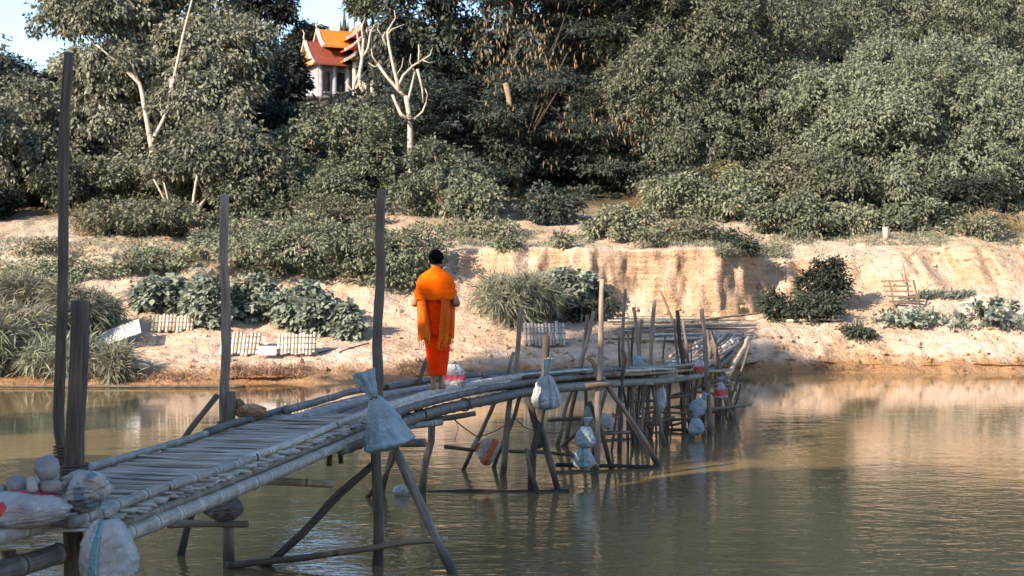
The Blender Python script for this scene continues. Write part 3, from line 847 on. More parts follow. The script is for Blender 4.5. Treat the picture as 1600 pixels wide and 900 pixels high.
for i, (px, pb, w, h, n, lab) in enumerate([
        (478, 215, 70, 40, 2200, 'tangle of dry brown vines just below the temple'),
        (620, 300, 70, 44, 2200, 'tangle of dry brown vines left of the white dead tree base'),
        (1010, 335, 60, 40, 1800, 'tangle of dry brown vines at the foot of the drooping tree'),
        (140, 368, 90, 34, 2200, 'tangle of dry brown stalks on the bank under the dusty olive tree'),
        (1560, 362, 90, 34, 2000, 'tangle of dry brown stalks at the downstream bank top')]):
    shrub('dry_tangle', lab, px, pb, w, h, M['leaf_dry'], dict(clump_r=0.3, per=18, flat=0.8, L=0.34, W=0.022, droop=0.3, up=0.2, outw=0.3, rand=1.0, shell=0.3), 350 + 3 * i, n, 4, 'dry tangles on the slope')
shrub('dark_bush', 'tall round dark green bush standing in the recess of the bluff', 1287, 496, 76, 96, M['leaf_bush'], KV, 330, 7000, 6)
shrub('dark_bush', 'low dark leafy hedge in front of the round dark bush', 1258, 506, 118, 46, M['leaf_bush'], KV, 333, 6000, 6)
shrub('dark_bush', 'small upright dark bush at the left end of the hedge', 1207, 504, 26, 52, M['leaf_bush'], KV, 336, 1600, 3)
shrub('flowering_weed', 'sparse pale weeds trailing over the sand near the downstream bank', 1560, 515, 110, 46, M['leaf_castor'], KC, 339, 700, 5, trunk=False)
shrub('flowering_weed', 'sparse pale weeds below the wooden steps', 1410, 512, 120, 22, M['leaf_castor'], KC, 342, 420, 5, trunk=False)

def blades(rng, P, L, W, spread, droop=0.35):
    n = len(P)
    D = unit(np.array([[0, 0, 1.0]]) + rng.normal(size=(n, 3)) * np.array([spread, spread, 0.1]))
    N = unit(np.stack([rng.normal(size=n), rng.normal(size=n), np.full(n, 0.2)], 1))
    return P, D, N, L * (0.5 + 0.8 * rng.random(n)), W * (0.7 + 0.6 * rng.random(n)), rng.random(n)

def grass_patch(name, label, regions, n, L, W, spread, mat, seed, cat='grass', droop=0.35):
    rng = np.random.default_rng(seed); P = []
    for (x0, x1, y0, y1, wgt) in regions:
        k = int(n * wgt)
        cx = rng.uniform(x0, x1, k // 8 + 1); cy = rng.uniform(y0, y1, k // 8 + 1)
        for a, b_ in zip(cx, cy):
            g = ground_px(a, b_)
            if vnoise(g.x * 0.9, g.y * 0.9, seed) < 0.35: continue
            q = np.array(g) + rng.normal(size=(8, 3)) * np.array([0.10, 0.10, 0])
            P.append(q)
    P = np.concatenate(P); P[:, 2] -= 0.04
    o = link_mesh(name, leaf_mesh(name, *blades(rng, P, L, W, spread), droop=droop), mat)
    tag(o, label, cat, kind='stuff'); return o

KG = dict(clump_r=0.34, per=16, flat=1.0, L=0.40, W=0.026, droop=0.25, up=0.2, outw=0.35, rand=0.75, shell=0.2, keepq=0.0, low=-0.2)
for i, (px, pb, w, h, n, lab) in enumerate([
        (30, 575, 120, 105, 9000, 'tall clump of pale river grass at the upstream end of the bank'),
        (-40, 590, 120, 100, 6000, 'clump of pale river grass furthest upstream'),
        (95, 540, 110, 85, 8000, 'clump of pale river grass behind the thick short post'),
        (140, 530, 90, 60, 6000, 'clump of pale river grass next to the white board'),
        (90, 590, 150, 50, 7000, 'low clump of pale river grass by the water edge'),
        (175, 590, 80, 34, 3000, 'small clump of pale river grass by the water edge'),
        (20, 480, 110, 40, 4000, 'clump of river grass high on the upstream bank')]):
    o = shrub('river_grass', lab, px, pb, w, h, M['leaf_grass'], KG, 410 + 3 * i, n, 5, 'river grass clumps on the upstream bank', trunk=False); o['category'] = 'grass'
o = shrub('grass_mound', 'drooping green grass mound on the bank near the leaning mat', 803, 508, 150, 74, M['leaf_grass'], KG, 440, 12000, 6, trunk=False); o['category'] = 'grass'
grass_patch('short_grass', 'short dry grass and weeds scattered over the bank top', [(700, 1160, 362, 386, 0.3), (1200, 1600, 360, 384, 0.2), (-40, 560, 372, 432, 0.35), (1120, 1230, 384, 402, 0.15)], 34000, 0.24, 0.03, 0.6, M['leaf_grass'], 403)
grass_patch('dry_grass', 'brown dry grass tufts along the water edge of the far bank', [(360, 480, 575, 592, 0.4), (600, 700, 566, 588, 0.25), (150, 300, 586, 598, 0.2), (1080, 1500, 574, 581, 0.15)], 3200, 0.35, 0.02, 0.5, M['leaf_dry'], 404)
grass_patch('bank_weeds', 'small green weeds dotted over the sand below the steps', [(1440, 1530, 462, 468, 0.35), (1380, 1480, 490, 512, 0.3), (1490, 1600, 480, 520, 0.35)], 1500, 0.4, 0.07, 0.45, M['leaf_castor'], 405)

grass_patch('bank_weeds', 'thin dry weeds and twigs dotted over the bare sand', [(-40, 700, 380, 580, 0.4), (700, 1180, 395, 570, 0.3), (1180, 1600, 380, 570, 0.3)], 3600, 0.20, 0.022, 0.8, M['leaf_dry'], 406)
def clods(name, label, regions, n, seed, mat):
    rng = np.random.default_rng(seed); Vs = []; Fs = []
    oct_ = np.array([(1, 0, 0), (-1, 0, 0), (0, 1, 0), (0, -1, 0), (0, 0, 1), (0, 0, -1)], float)
    tri = [(0, 2, 4), (2, 1, 4), (1, 3, 4), (3, 0, 4), (2, 0, 5), (1, 2, 5), (3, 1, 5), (0, 3, 5)]
    for _ in range(n):
        x0, x1, y0, y1 = regions[rng.integers(0, len(regions))]
        g = np.array(ground_px(rng.uniform(x0, x1), rng.uniform(y0, y1)))
        s = 0.03 + 0.10 * rng.random() ** 3
        b0 = len(Vs) * 6
        Vs.append(g + oct_ * s * rng.uniform(0.6, 1.3, (6, 1)) + rng.normal(size=(6, 3)) * s * 0.2)
        Fs += [tuple(b0 + k for k in t) for t in tri]
    o = link_mesh(name, mesh_np(name, np.concatenate(Vs), Fs, smooth=False), mat); tag(o, label, 'clods', kind='stuff')
clods('earth_clods', 'loose clods of earth and pebbles scattered over the bare bank', [(0, 700, 380, 595), (700, 1180, 480, 580), (1180, 1600, 385, 580)], 1100, 407, M['soil'])
# ---------------------------------------------------------------- temple on the hill
def box(name, x0, x1, y0, y1, z0, z1, mat, parent, bevel=0.0):
    V = [(x, y, z) for z in (z0, z1) for y in (y0, y1) for x in (x0, x1)]
    Fc = [(0, 2, 3, 1), (4, 5, 7, 6), (0, 1, 5, 4), (2, 6, 7, 3), (0, 4, 6, 2), (1, 3, 7, 5)]
    return link_mesh(name, mesh_np(name, V, Fc, smooth=False), mat, parent)

def gable_roof(name, half, z0, z1, l0, l1, axis, mat, trim, parent, cx=0.0, cy=0.0, thick=0.12, flare=0.35, gmat=None):
    """concave two sided roof; ridge along axis from l0 to l1"""
    ts = np.linspace(0, 1, 6)
    w = half * ts + flare * ts ** 3
    z = z1 - (z1 - z0) * (1 - (1 - ts) ** 1.0) + 0.22 * (z1 - z0) * (ts ** 2 - ts)
    def sheet(a0, a1, dz, th, ext=0.0):
        V = []; Fc = []
        for s in (-1, 1):
            b0 = len(V)
            for t in range(6):
                for a in (a0, a1):
                    for zz in (dz, dz - th):
                        u = s * (w[t] + ext * 0)
                        V.append((a + cx, u + cy, z[t] + zz) if axis == 'x' else (u + cx, a + cy, z[t] + zz))
            for t in range(5):
                p = b0 + 4 * t; q = p + 4
                Fc += [(p, p + 2, q + 2, q), (p + 1, q + 1, q + 3, p + 3), (p, q, q + 1, p + 1), (p + 2, p + 3, q + 3, q + 2)]
            Fc += [(b0 + 20, b0 + 22, b0 + 23, b0 + 21)]
        return V, Fc
    V, Fc = sheet(l0, l1, 0, thick)
    o = link_mesh(name, mesh_np(name, V, Fc, smooth=False), mat, parent)
    for (a0, a1) in ((l0 - 0.10, l0 + 0.14), (l1 - 0.14, l1 + 0.10)):
        V, Fc = sheet(a0, a1, 0.10, 0.24)
        link_mesh('bargeboard', mesh_np('bargeboard', V, Fc, smooth=False), trim, o)
        # upswept finial at the ridge end
        am = (a0 + a1) / 2; sg = 1 if am > (l0 + l1) / 2 else -1
        pts = [(am, 0, z1 + 0.02), (am + sg * 0.10, 0, z1 + 0.3), (am + sg * 0.05, 0, z1 + 0.62), (am + sg * 0.22, 0, z1 + 0.9)]
        pts = [(p[0] + cx, p[1] + cy, p[2]) if axis == 'x' else (p[1] + cx, p[0] + cy, p[2]) for p in pts]
        link_mesh('finial', multi_tube('finial', [(pts, 0.08, 0.02)], 5), trim, o)
    if gmat:
        for a in (l0 + 0.25, l1 - 0.25):
            V = [(a, -half * 0.93, z0 + 0.05), (a, half * 0.93, z0 + 0.05), (a, 0, z1 - 0.15), (a + 0.06, -half * 0.93, z0 + 0.05), (a + 0.06, half * 0.93, z0 + 0.05), (a + 0.06, 0, z1 - 0.15)]
            V = [(v[0] + cx, v[1] + cy, v[2]) if axis == 'x' else (v[1] + cx, v[0] + cy, v[2]) for v in V]
            link_mesh('pediment', mesh_np('pediment', V, [(0, 1, 2), (3, 5, 4), (0, 3, 4, 1), (1, 4, 5, 2), (2, 5, 3, 0)], smooth=False), gmat, o)
    return o

M['t_wall'] = mat_plain('grey_white_plaster', (0.22, 0.22, 0.23), 0.9, 0.25, 2.0)
M['t_trim'] = mat_plain('white_gold_trim', (0.42, 0.37, 0.30), 0.6, 0.15, 3.0)
M['t_orange'] = mat_plain('orange_glazed_tile', (0.50, 0.14, 0.015), 0.4, 0.25, 5.0, 0.02)
M['t_maroon'] = mat_plain('maroon_tile', (0.17, 0.045, 0.025), 0.6, 0.3, 5.0, 0.02)
M['t_red'] = mat_plain('red_tile', (0.42, 0.055, 0.03), 0.5, 0.3, 5.0, 0.02)
M['t_gold'] = mat_plain('gilded_wood', (0.50, 0.17, 0.025), 0.45, 0.3, 6.0, 0.02)
M['t_dark'] = mat_plain('opening_shade', (0.02, 0.018, 0.018), 0.7, 0.3, 3.0)  # dark colour on solid boxes stands in for shade inside the openings
tb = at(536, 160, 125)
T = empty('temple', (tb.x, tb.y, tb.z), R(24)); T.scale = (1.12, 1.12, 1.12); tag(T, 'small temple with tiered orange and red roofs high on the wooded hill', 'temple')
box('plinth', -2.9, 2.9, -2.2, 2.2, -3.0, 0.1, M['t_wall'], T)
box('wall', -2.4, 2.4, -1.3, 1.7, 0.1, 2.9, M['t_wall'], T)
for x in (-1.75, -0.6):
    w_ = box('window', x - 0.28, x + 0.28, -1.34, -1.22, 0.6, 2.1, M['t_dark'], T)
    box('window_sill', x - 0.4, x + 0.4, -1.42, -1.34, 0.48, 0.6, M['t_trim'], w_)
d_ = box('door', 0.75, 1.55, -1.34, -1.22, 0.1, 2.2, M['t_dark'], T)
for x in (0.1, 0.75, 1.55, 2.2):
    pl = link_mesh('column', multi_tube('column', [([(x, -2.7, -0.2), (x, -2.7, 1.4), (x, -2.7, 2.75)], 0.20, 0.16)], 10), M['t_trim'], T)
for x in (-2.3, -1.2, -0.15):
    link_mesh('column', multi_tube('column', [([(x, -1.75, -0.1), (x, -1.75, 1.4), (x, -1.75, 2.7)], 0.19, 0.16)], 10), M['t_wall'], T)
box('beam', -2.5, 2.5, -1.9, -1.6, 2.7, 2.9, M['t_gold'], T)
box('beam', -0.1, 2.4, -2.85, -2.6, 2.7, 2.95, M['t_gold'], T)
gable_roof('roof', 2.1, 2.6, 4.6, -3.1, 2.9, 'x', M['t_maroon'], M['t_trim'], T, gmat=M['t_gold'])
gable_roof('roof', 1.35, 4.1, 5.6, -2.1, 2.2, 'x', M['t_orange'], M['t_trim'], T, gmat=M['t_red'])
gable_roof('roof', 1.65, 2.85, 4.55, -3.1, 0.0, 'y', M['t_orange'], M['t_trim'], T, cx=1.15, gmat=M['t_gold'])
gable_roof('roof', 1.45, 3.75, 5.35, -2.6, 0.4, 'y', M['t_red'], M['t_trim'], T, cx=1.15, gmat=M['t_red'])
gable_roof('roof', 1.1, 4.75, 6.1, -2.0, 0.6, 'y', M['t_orange'], M['t_trim'], T, cx=1.15, gmat=M['t_red'])
sp = [([(0.2, 0.3, 5.5), (0.2, 0.3, 6.4), (0.2, 0.3, 7.4)], 0.28, 0.02)] + [([(0.2 + s * 0.3, 0.3, 5.5), (0.2 + s * 0.3, 0.3, 6.0), (0.2 + s * 0.3, 0.3, 6.5)], 0.12, 0.02) for s in (-1, 1)]
link_mesh('spire', multi_tube('spire', sp, 6), M['bark_dark'], T)

# ---------------------------------------------------------------- the bamboo footbridge
B = empty('footbridge', (-1.5, 13.4, 0))
tag(B, 'long crooked bamboo footbridge on thin poles crossing the brown river', 'footbridge')
def bp(name, pts, d0, d1, mat, **kw):
    o = pole(name, [Vector(p) for p in pts], d0, d1, mat, None, **kw)
    o.parent = B; o.matrix_parent_inverse = Matrix.Translation(B.location).inverted()
    return o

NA = np.array([(-2.42, 8.0), (-2.3, 8.67), (-2.18, 9.39), (-1.94, 10.76), (-1.70, 12.2), (-1.49, 13.4), (-1.30, 14.5)])
NB = np.array([(-1.56, 13.0), (-1.44, 13.7), (-.96, 16.05), (-.4, 17.7), (.31, 19.5), (1.2, 21.6), (2.05, 23.2), (2.75, 24.4), (3.3, 25.6), (3.75, 27.0), (4.25, 29.0), (5.3, 34.0), (6.8, 41.4)])
N0 = np.array([(-4.4, 2.5), (-3.6, 5.2), (-3.0, 7.2), (-2.81, 7.8), (-2.62, 8.45)])
def zB(y): return np.interp(y, [13, 16, 19, 21, 23, 25, 27, 33, 41.4], [1.37, 1.40, 1.40, 1.33, 1.25, 1.17, 1.14, 1.12, 1.15])
def zA(y): return np.interp(y, [8, 11, 14.5], [1.36, 1.355, 1.39])

class Path:
    def __init__(s, pts, zf, width):
        s.c = catmull([(p[0], p[1], 0) for p in pts], 0.15)[:, :2]
        s.L = np.concatenate([[0], np.cumsum(np.linalg.norm(np.diff(s.c, axis=0), axis=1))])
        t = np.gradient(s.c, axis=0); t /= np.linalg.norm(t, axis=1)[:, None]
        s.n = np.stack([-t[:, 1], t[:, 0]], 1); s.zf = zf; s.w = width
    def __call__(s, l, w, dz=0.0):
        """l along the near edge, w 0 (near edge) .. 1 (far edge)"""
        p = np.array([np.interp(l, s.L, s.c[:, k]) for k in range(2)]); n = np.array([np.interp(l, s.L, s.n[:, k]) for k in range(2)])
        q = p + n * w * s.w
        return Vector((q[0], q[1], float(s.zf(q[1])) + dz))
    def at_y(s, y): return float(np.interp(y, s.c[:, 1], s.L))

PA = Path(NA, zA, 1.06); PB = Path(NB, zB, 0.98); P0 = Path(N0, lambda y: 1.33 + 0 * y, 0.95)
def along(P, l0, l1, w, dz, n=9, wj=0.0):
    n = max(4, n // 2)
    return [P(l, w + wj * RNG.normal(), dz + 0.005 * RNG.normal()) for l in np.linspace(l0, l1, n)]

# main beams and rails of the slatted part
EA = PA.L[-1]
bp('beam', along(PA, 0.3, EA - 0.6, 0.02, -0.125), 0.108, 0.095, M['bamboo'], kind='bamboo', seg=10)
bp('beam', along(PA, 0.9, EA - 0.2, 0.96, -0.15), 0.11, 0.09, M['bamboo_dark'], kind='bamboo', seg=10)
bp('beam', along(PA, 0.9, EA - 0.2, 0.5, -0.13), 0.09, 0.09, M['bamboo_dark'], kind='bamboo')
for w_, z_ in ((0.03, -0.055), (0.10, -0.075), (0.2, -0.06)):
    bp('deck_pole', along(PA, 0.4, EA - 0.3, w_, z_), 0.06, 0.055, M['bamboo_dark'], kind='bamboo', seg=8)
bp('rail', along(PA, -0.1, 3.1, 0.06, 0.04), 0.068, 0.062, M['bamboo'], kind='bamboo', seg=10)
bp('rail', along(PA, 2.8, EA, 0.07, 0.05), 0.062, 0.055, M['bamboo'], kind='bamboo', seg=10)
bp('rail', along(PA, 0.4, 4.6, 0.97, 0.045), 0.062, 0.058, M['bamboo'], kind='bamboo', seg=10)
bp('rail', along(PA, 4.4, EA + 0.3, 0.97, 0.05), 0.075, 0.06, M['bamboo_dark'], kind='bamboo', seg=10)
bp('beam', along(P0, 1.0, P0.L[-1] - 0.1, 0.02, -0.17), 0.13, 0.12, M['bamboo_dark'], kind='bamboo', seg=10)
bp('beam', along(P0, 0.2, P0.L[-1] - 0.1, 0.98, -0.14), 0.12, 0.11, M['bamboo_dark'], kind='bamboo', seg=10)
bp('rail', along(P0, 1.0, P0.L[-1] - 0.15, -0.04, 0.03), 0.085, 0.08, M['bamboo'], kind='bamboo', seg=10)
bp('rail', along(P0, 0.2, P0.L[-1] - 0.1, 0.95, 0.05), 0.08, 0.08, M['bamboo'], kind='bamboo', seg=10)

# deck slats: split bamboo laid crosswise
def slat_mesh(i):
    rng = np.random.default_rng(500 + i)
    n = 9; xs = np.linspace(-0.5, 0.5, n); arc = np.linspace(-1, 1, 4)
    V = []; Fc = []; uv = []
    bend = fbm(xs * 3.5 + i * 3.3, xs * 0, 3 + i) * 0.09; lift = fbm(xs * 3 + i * 1.7, xs * 0 + 5, 5 + i) * 0.035
    wv = 0.021 * (0.8 + 0.5 * rng.random()) * (1 + 0.5 * fbm(xs * 6, xs * 0 + i, 8))
    for k, x in enumerate(xs):
        for a in arc:
            V.append((x, bend[k] + a * wv[k], lift[k] + 0.009 * (1 - a * a))); uv.append((a * 0.25 + 0.5, x * 0.7 + 0.5))
        for a in arc[::-1]:
            V.append((x, bend[k] + a * wv[k], lift[k] - 0.008)); uv.append((a * 0.25 + 0.5, x * 0.7 + 0.5))
    for k in range(n - 1):
        for j in range(8):
            j2 = (j + 1) % 8
            Fc.append((k * 8 + j, k * 8 + j2, (k + 1) * 8 + j2, (k + 1) * 8 + j))
    Fc += [tuple(range(8))[::-1], tuple((n - 1) * 8 + j for j in range(8))]
    me = mesh_np('slat', V, Fc, uv)
    me.materials.append(M['slat'])
    return me
SL = [slat_mesh(i) for i in range(12)]
dk = empty('deck', (0, 0, 0)); dk.parent = B; dk.matrix_parent_inverse = Matrix.Translation(B.location).inverted()
def slats(P, l0, l1, pitch, w0=0.0, w1=1.0):
    l = l0
    while l < l1:
        a = P(l + RNG.normal() * 0.012, w0 - 0.02 + RNG.normal() * 0.035); c = P(l + RNG.normal() * 0.035, w1 + 0.02 + RNG.normal() * 0.035)
        o = bpy.data.objects.new('slat', SL[RNG.integers(0, 12)]); COL.objects.link(o)
        d = c - a; X = d.normalized(); Z = Vector((RNG.normal() * 0.12, RNG.normal() * 0.12, 1)); Y = Z.cross(X).normalized(); Z = X.cross(Y)
        mid = (a + c) / 2 + Vector((0, 0, RNG.normal() * 0.010))
        s = 0.4 + 0.75 * RNG.random() ** 1.5
        mw = Matrix.Translation(mid) @ Matrix((X, Y, Z)).transposed().to_4x4() @ Matrix.Diagonal((d.length, s, 1.0, 1.0))
        o.parent = dk
        o.matrix_parent_inverse = Matrix.Identity(4)
        o.matrix_local = mw
        l += pitch * (0.55 + 0.9 * RNG.random())
slats(PA, 0.05, EA - 0.1, 0.034)
slats(P0, 2.6, P0.L[-1] - 0.1, 0.05)

# long poles laid lengthwise form the deck from the bend onwards
LB = PB.L[-1]
lyr = PB.at_y
bp('beam', along(PB, lyr(13.1), lyr(20.5), 0.03, -0.165, 14), 0.135, 0.125, M['bamboo_dark'], kind='bamboo', seg=10)
bp('beam', along(PB, lyr(19.5), lyr(26.5), 0.03, -0.165, 14), 0.14, 0.11, M['bamboo_dark'], kind='bamboo', seg=10)
bp('beam', along(PB, lyr(26), LB, 0.04, -0.15, 14), 0.12, 0.11, M['bamboo_dark'], kind='bamboo', seg=8)
for (a, b_) in ((13.2, 21), (20, 28), (27, 41)):
    bp('beam', along(PB, lyr(a), lyr(b_), 0.95, -0.15, 14), 0.12, 0.11, M['bamboo_dark'], kind='bamboo', seg=8)
bp('deck_pole', along(PB, lyr(13.4), lyr(18.2), 0.10, 0.04, 12), 0.085, 0.075, M['bamboo'], kind='bamboo', seg=10)
bp('deck_pole', along(PB, lyr(17.3), lyr(22.5), 0.10, 0.045, 12), 0.095, 0.08, M['bamboo'], kind='bamboo', seg=10)
bp('deck_pole', along(PB, lyr(14.0), lyr(21.0), 0.02, -0.03, 12), 0.09, 0.08, M['bamboo_dark'], kind='bamboo', seg=9)
bp('deck_pole', along(PB, lyr(14.2), lyr(17.6), 0.99, 0.05, 12), 0.085, 0.075, M['bamboo_dark'], kind='wood', seg=9)
bp('deck_pole', along(PB, lyr(17.0), lyr(20.6), 0.96, 0.04, 12), 0.085, 0.075, M['bamboo_dark'], kind='wood', seg=9)
for i in range(9):                      # first layer, close together
    for (a, b_) in ((13.5, 18.6), (17.6, 23.0), (22.2, 27.5), (26.6, 34), (33, 41.4)):
        a += RNG.uniform(-0.4, 0.5); b_ += RNG.uniform(-0.5, 0.4)
        if a < 14.3 : a = max(a, 13.6 + RNG.uniform(0, 0.6))
        bp('deck_pole', along(PB, lyr(a), lyr(min(b_, 41.4)), 0.08 + 0.105 * i, RNG.uniform(-0.05, 0.0), 9, 0.012), RNG.uniform(0.07, 0.10), RNG.uniform(0.06, 0.085), M[RNG.choice(['bamboo', 'bamboo_dark', 'bamboo', 'wood'])], kind='bamboo' if RNG.random() < 0.7 else 'wood', seg=7, step=0.2)
for i in range(16):                     # loose poles on top and at the edge further out
    a = RNG.uniform(18.5, 25.5); b_ = a + RNG.uniform(1.8, 4)
    bp('deck_pole', along(PB, lyr(a), lyr(min(b_, 27.3)), RNG.choice([0.0, 0.04, 0.12, 0.9, 0.97, 0.5, 0.75]), RNG.uniform(0.0, 0.07), 7, 0.02), RNG.uniform(0.045, 0.075), RNG.uniform(0.03, 0.06), M[RNG.choice(['bamboo_dark', 'wood', 'bamboo', 'wood_dark'])], kind='wood', seg=7, step=0.2)
for i in range(8):
    a = RNG.uniform(26, 34); b_ = a + RNG.uniform(4, 7)
    bp('deck_pole', along(PB, lyr(a), lyr(min(b_, 41.3)), RNG.choice([0.0, 0.1, 0.9, 1.0, 0.5]), RNG.uniform(0.02, 0.10), 6, 0.05), 0.07, 0.05, M[RNG.choice(['bamboo_dark', 'wood', 'bamboo'])], kind='wood', seg=6, step=0.3)

# uprights, legs, braces and cross bars: (name, pixel points, distance(s), diameters)
def water_ext(p):                       # carry a leg on down into the river bed
    return Vector((p.x, p.y, -0.9))
def leg(name, pts, d, d0, d1=None, mat='wood', sink=True, kind='wood', rough=1.5):
    if not isinstance(d, (tuple, list)): d = (d, d)
    P = []
    n = len(pts)
    ys = [p[1] for p in pts]
    for p in pts:
        t = (p[1] - ys[0]) / ((ys[-1] - ys[0]) or 1) if abs(ys[-1] - ys[0]) > 3 else (p[0] - pts[0][0]) / ((pts[-1][0] - pts[0][0]) or 1)
        P.append(at(p[0], p[1], d[0] + (d[1] - d[0]) * t))
    if sink:
        u = (P[-1] - P[-2]).normalized()
        if u.z < -0.15:
            k = (P[-1].z + 0.9) / -u.z
            if k > 0.05: P.append(P[-1] + u * k)
    return bp(name, P, d0, d1 or d0, M[mat], kind=kind, seg=8, rough=rough)

leg('post', [(108, 82), (102, 260), (97, 450), (93, 600), (95, 680), (106, 760), (110, 900)], 8.9, 0.062, 0.085, 'wood_dark', rough=0.9)
leg('post', [(126, 470), (122, 600), (117, 720), (115, 900)], 8.62, 0.118, 0.128, 'wood_dark', rough=0.7)
leg('post', [(351, 303), (353, 400), (356, 470), (350, 600), (350, 660), (357, 785), (355, 890)], 13.75, 0.085, 0.115, 'wood')
leg('post', [(361, 612), (360, 700), (362, 760)], 13.6, 0.085, 0.09, 'wood', sink=False)
leg('brace', [(340, 618), (318, 645), (296, 672), (280, 700)], (13.65, 13.3), 0.055, 0.065, 'wood_brown', sink=False)
leg('leg', [(312, 770), (292, 828), (283, 868)], 14.25, 0.075, 0.08, 'wood_dark')
leg('crossbar', [(262, 820), (300, 819), (388, 819)], 13.55, 0.075, 0.06, 'wood', sink=False)
leg('leg', [(14, 860), (14, 905)], 8.9, 0.09, 0.09, 'wood')
leg('post', [(596, 295), (593, 400), (589, 520), (592, 600), (589, 700), (590, 884)], 13.75, 0.092, 0.112, 'wood')
leg('brace', [(583, 726), (500, 805), (413, 884)], (13.85, 13.7), 0.075, 0.085, 'wood_dark')
leg('brace', [(620, 706), (665, 800), (707, 896)], (14.0, 13.4), 0.09, 0.10, 'wood')
leg('crossbar', [(352, 884), (500, 866), (672, 845), (700, 843)], (13.62, 13.68), 0.07, 0.055, 'bamboo_tan', sink=False)
leg('crossbar', [(380, 752), (440, 752), (521, 757)], 12.9, 0.065, 0.07, 'bamboo_tan', sink=False, kind='bamboo')
leg('peg', [(516, 700), (514, 728)], 13.3, 0.05, 0.05, 'wood_dark', sink=False)
leg('peg', [(531, 692), (533, 724)], 13.4, 0.05, 0.045, 'wood_dark', sink=False)
leg('crossbar', [(545, 688), (610, 692), (664, 692)], (13.75, 15.4), 0.085, 0.09, 'wood', sink=False)
leg('crossbar', [(620, 668), (690, 660)], (15.5, 15.9), 0.075, 0.07, 'bamboo', sink=False, kind='bamboo')
leg('crossbar', [(664, 657), (742, 646)], (16.4, 16.7), 0.075, 0.06, 'wood_brown', sink=False)
leg('leg', [(673, 640), (672, 690), (664, 735), (660, 772)], 18.3, 0.085, 0.10, 'wood')
leg('leg', [(671, 552), (653, 604), (620, 690), (598, 768)], (18.0, 18.5), 0.06, 0.075, 'wood')
leg('leg', [(628, 670), (606, 735), (577, 775)], (17.2, 18.0), 0.055, 0.06, 'wood_brown')
leg('crossbar', [(662, 770), (720, 769), (790, 768), (890, 767)], (18.5, 18.5), 0.055, 0.05, 'wood_dark', sink=False)
# cluster around the sack with the grey stripes
leg('post', [(854, 524), (850, 580), (845, 640), (834, 715), (830, 768)], 18.55, 0.095, 0.105, 'wood_dark')
leg('leg', [(826, 620), (836, 665), (843, 700)], 18.6, 0.08, 0.08, 'wood_dark', sink=False)
leg('brace', [(842, 655), (858, 710), (874, 766)], (18.6, 18.7), 0.085, 0.09, 'wood_dark')
leg('leg', [(823, 700), (828, 735), (841, 772)], 18.4, 0.055, 0.06, 'wood_brown')
leg('post', [(814, 481), (809, 540), (803, 590), (796, 645), (783, 752)], 20.0, 0.06, 0.105, 'wood')
leg('brace', [(812, 620), (795, 675), (772, 730)], (20.2, 20.8), 0.06, 0.07, 'wood')
leg('leg', [(772, 630), (748, 685), (724, 734)], (20.0, 20.6), 0.06, 0.07, 'wood')
leg('brace', [(803, 550), (790, 590)], 20.3, 0.05, 0.06, 'wood', sink=False)
leg('crossbar', [(694, 698), (760, 702), (830, 705), (894, 711)], (20.2, 20.6), 0.055, 0.05, 'wood_brown', sink=False)
leg('leg', [(928, 486), (915, 540), (902, 590), (889, 625), (872, 692)], 23.6, 0.07, 0.08, 'wood')
leg('leg', [(918, 492), (912, 560), (898, 625), (884, 692)], 23.8, 0.06, 0.08, 'wood_brown')
leg('leg', [(915, 600), (912, 660), (880, 696)], 23.4, 0.06, 0.06, 'wood_brown')
leg('crossbar', [(856, 657), (908, 655)], 22.5, 0.055, 0.05, 'wood_brown', sink=False)
leg('post', [(941, 436), (939, 520), (937, 601), (934, 670), (931, 744)], 20.0, 0.07, 0.09, 'wood')
leg('post', [(917, 558), (926, 566), (934, 590), (939, 610)], 20.1, 0.06, 0.08, 'wood_brown', sink=False)
leg('post', [(977, 451), (973, 540), (970, 610), (969, 672)], 25.2, 0.055, 0.085, 'wood')
leg('post', [(990, 480), (995, 520), (1000, 560), (1002, 600)], 25.4, 0.06, 0.07, 'wood', sink=False)
leg('post', [(1003, 499), (1001, 540), (998, 600), (990, 654)], 25.6, 0.055, 0.07, 'wood')
leg('post', [(1023, 468), (1018, 530), (1014, 595), (1013, 668)], 25.7, 0.07, 0.09, 'wood')
leg('post', [(972, 545), (976, 562), (970, 600), (969, 660)], 22.6, 0.07, 0.08, 'wood_dark')
leg('brace', [(941, 590), (985, 655), (1028, 728)], (20.1, 21.0), 0.075, 0.085, 'wood')
leg('brace', [(921, 628), (940, 680), (957, 730)], (20.3, 20.8), 0.06, 0.075, 'wood_dark')
leg('brace', [(948, 608), (938, 650), (930, 690)], 21.0, 0.055, 0.06, 'wood')
leg('crossbar', [(915, 603), (958, 600)], 19.9, 0.065, 0.06, 'wood_brown', sink=False)
leg('crossbar', [(905, 679), (985, 675)], (22.5, 22.6), 0.05, 0.05, 'wood_brown', sink=False)
leg('crossbar', [(868, 726), (928, 727), (1026, 730)], (20.7, 20.8), 0.06, 0.05, 'wood_dark', sink=False)
leg('brace', [(1031, 453), (1045, 490), (1059, 522), (1072, 560)], 26.5, 0.045, 0.055, 'wood_brown', sink=False)
leg('post', [(1058, 485), (1063, 530), (1069, 580), (1066, 620), (1070, 674)], 25.6, 0.07, 0.12, 'wood_dark')
leg('post', [(1067, 502), (1072, 540), (1076, 570), (1078, 640)], 27.5, 0.06, 0.07, 'wood')
leg('post', [(1096, 483), (1102, 540), (1107, 602), (1108, 682)], 25.0, 0.075, 0.095, 'wood')
leg('post', [(1114, 518), (1119, 550), (1125, 580), (1122, 655)], 27.6, 0.10, 0.10, 'wood')
leg('post', [(1104, 515), (1110, 545), (1118, 580)], 28.5, 0.06, 0.07, 'wood', sink=False)
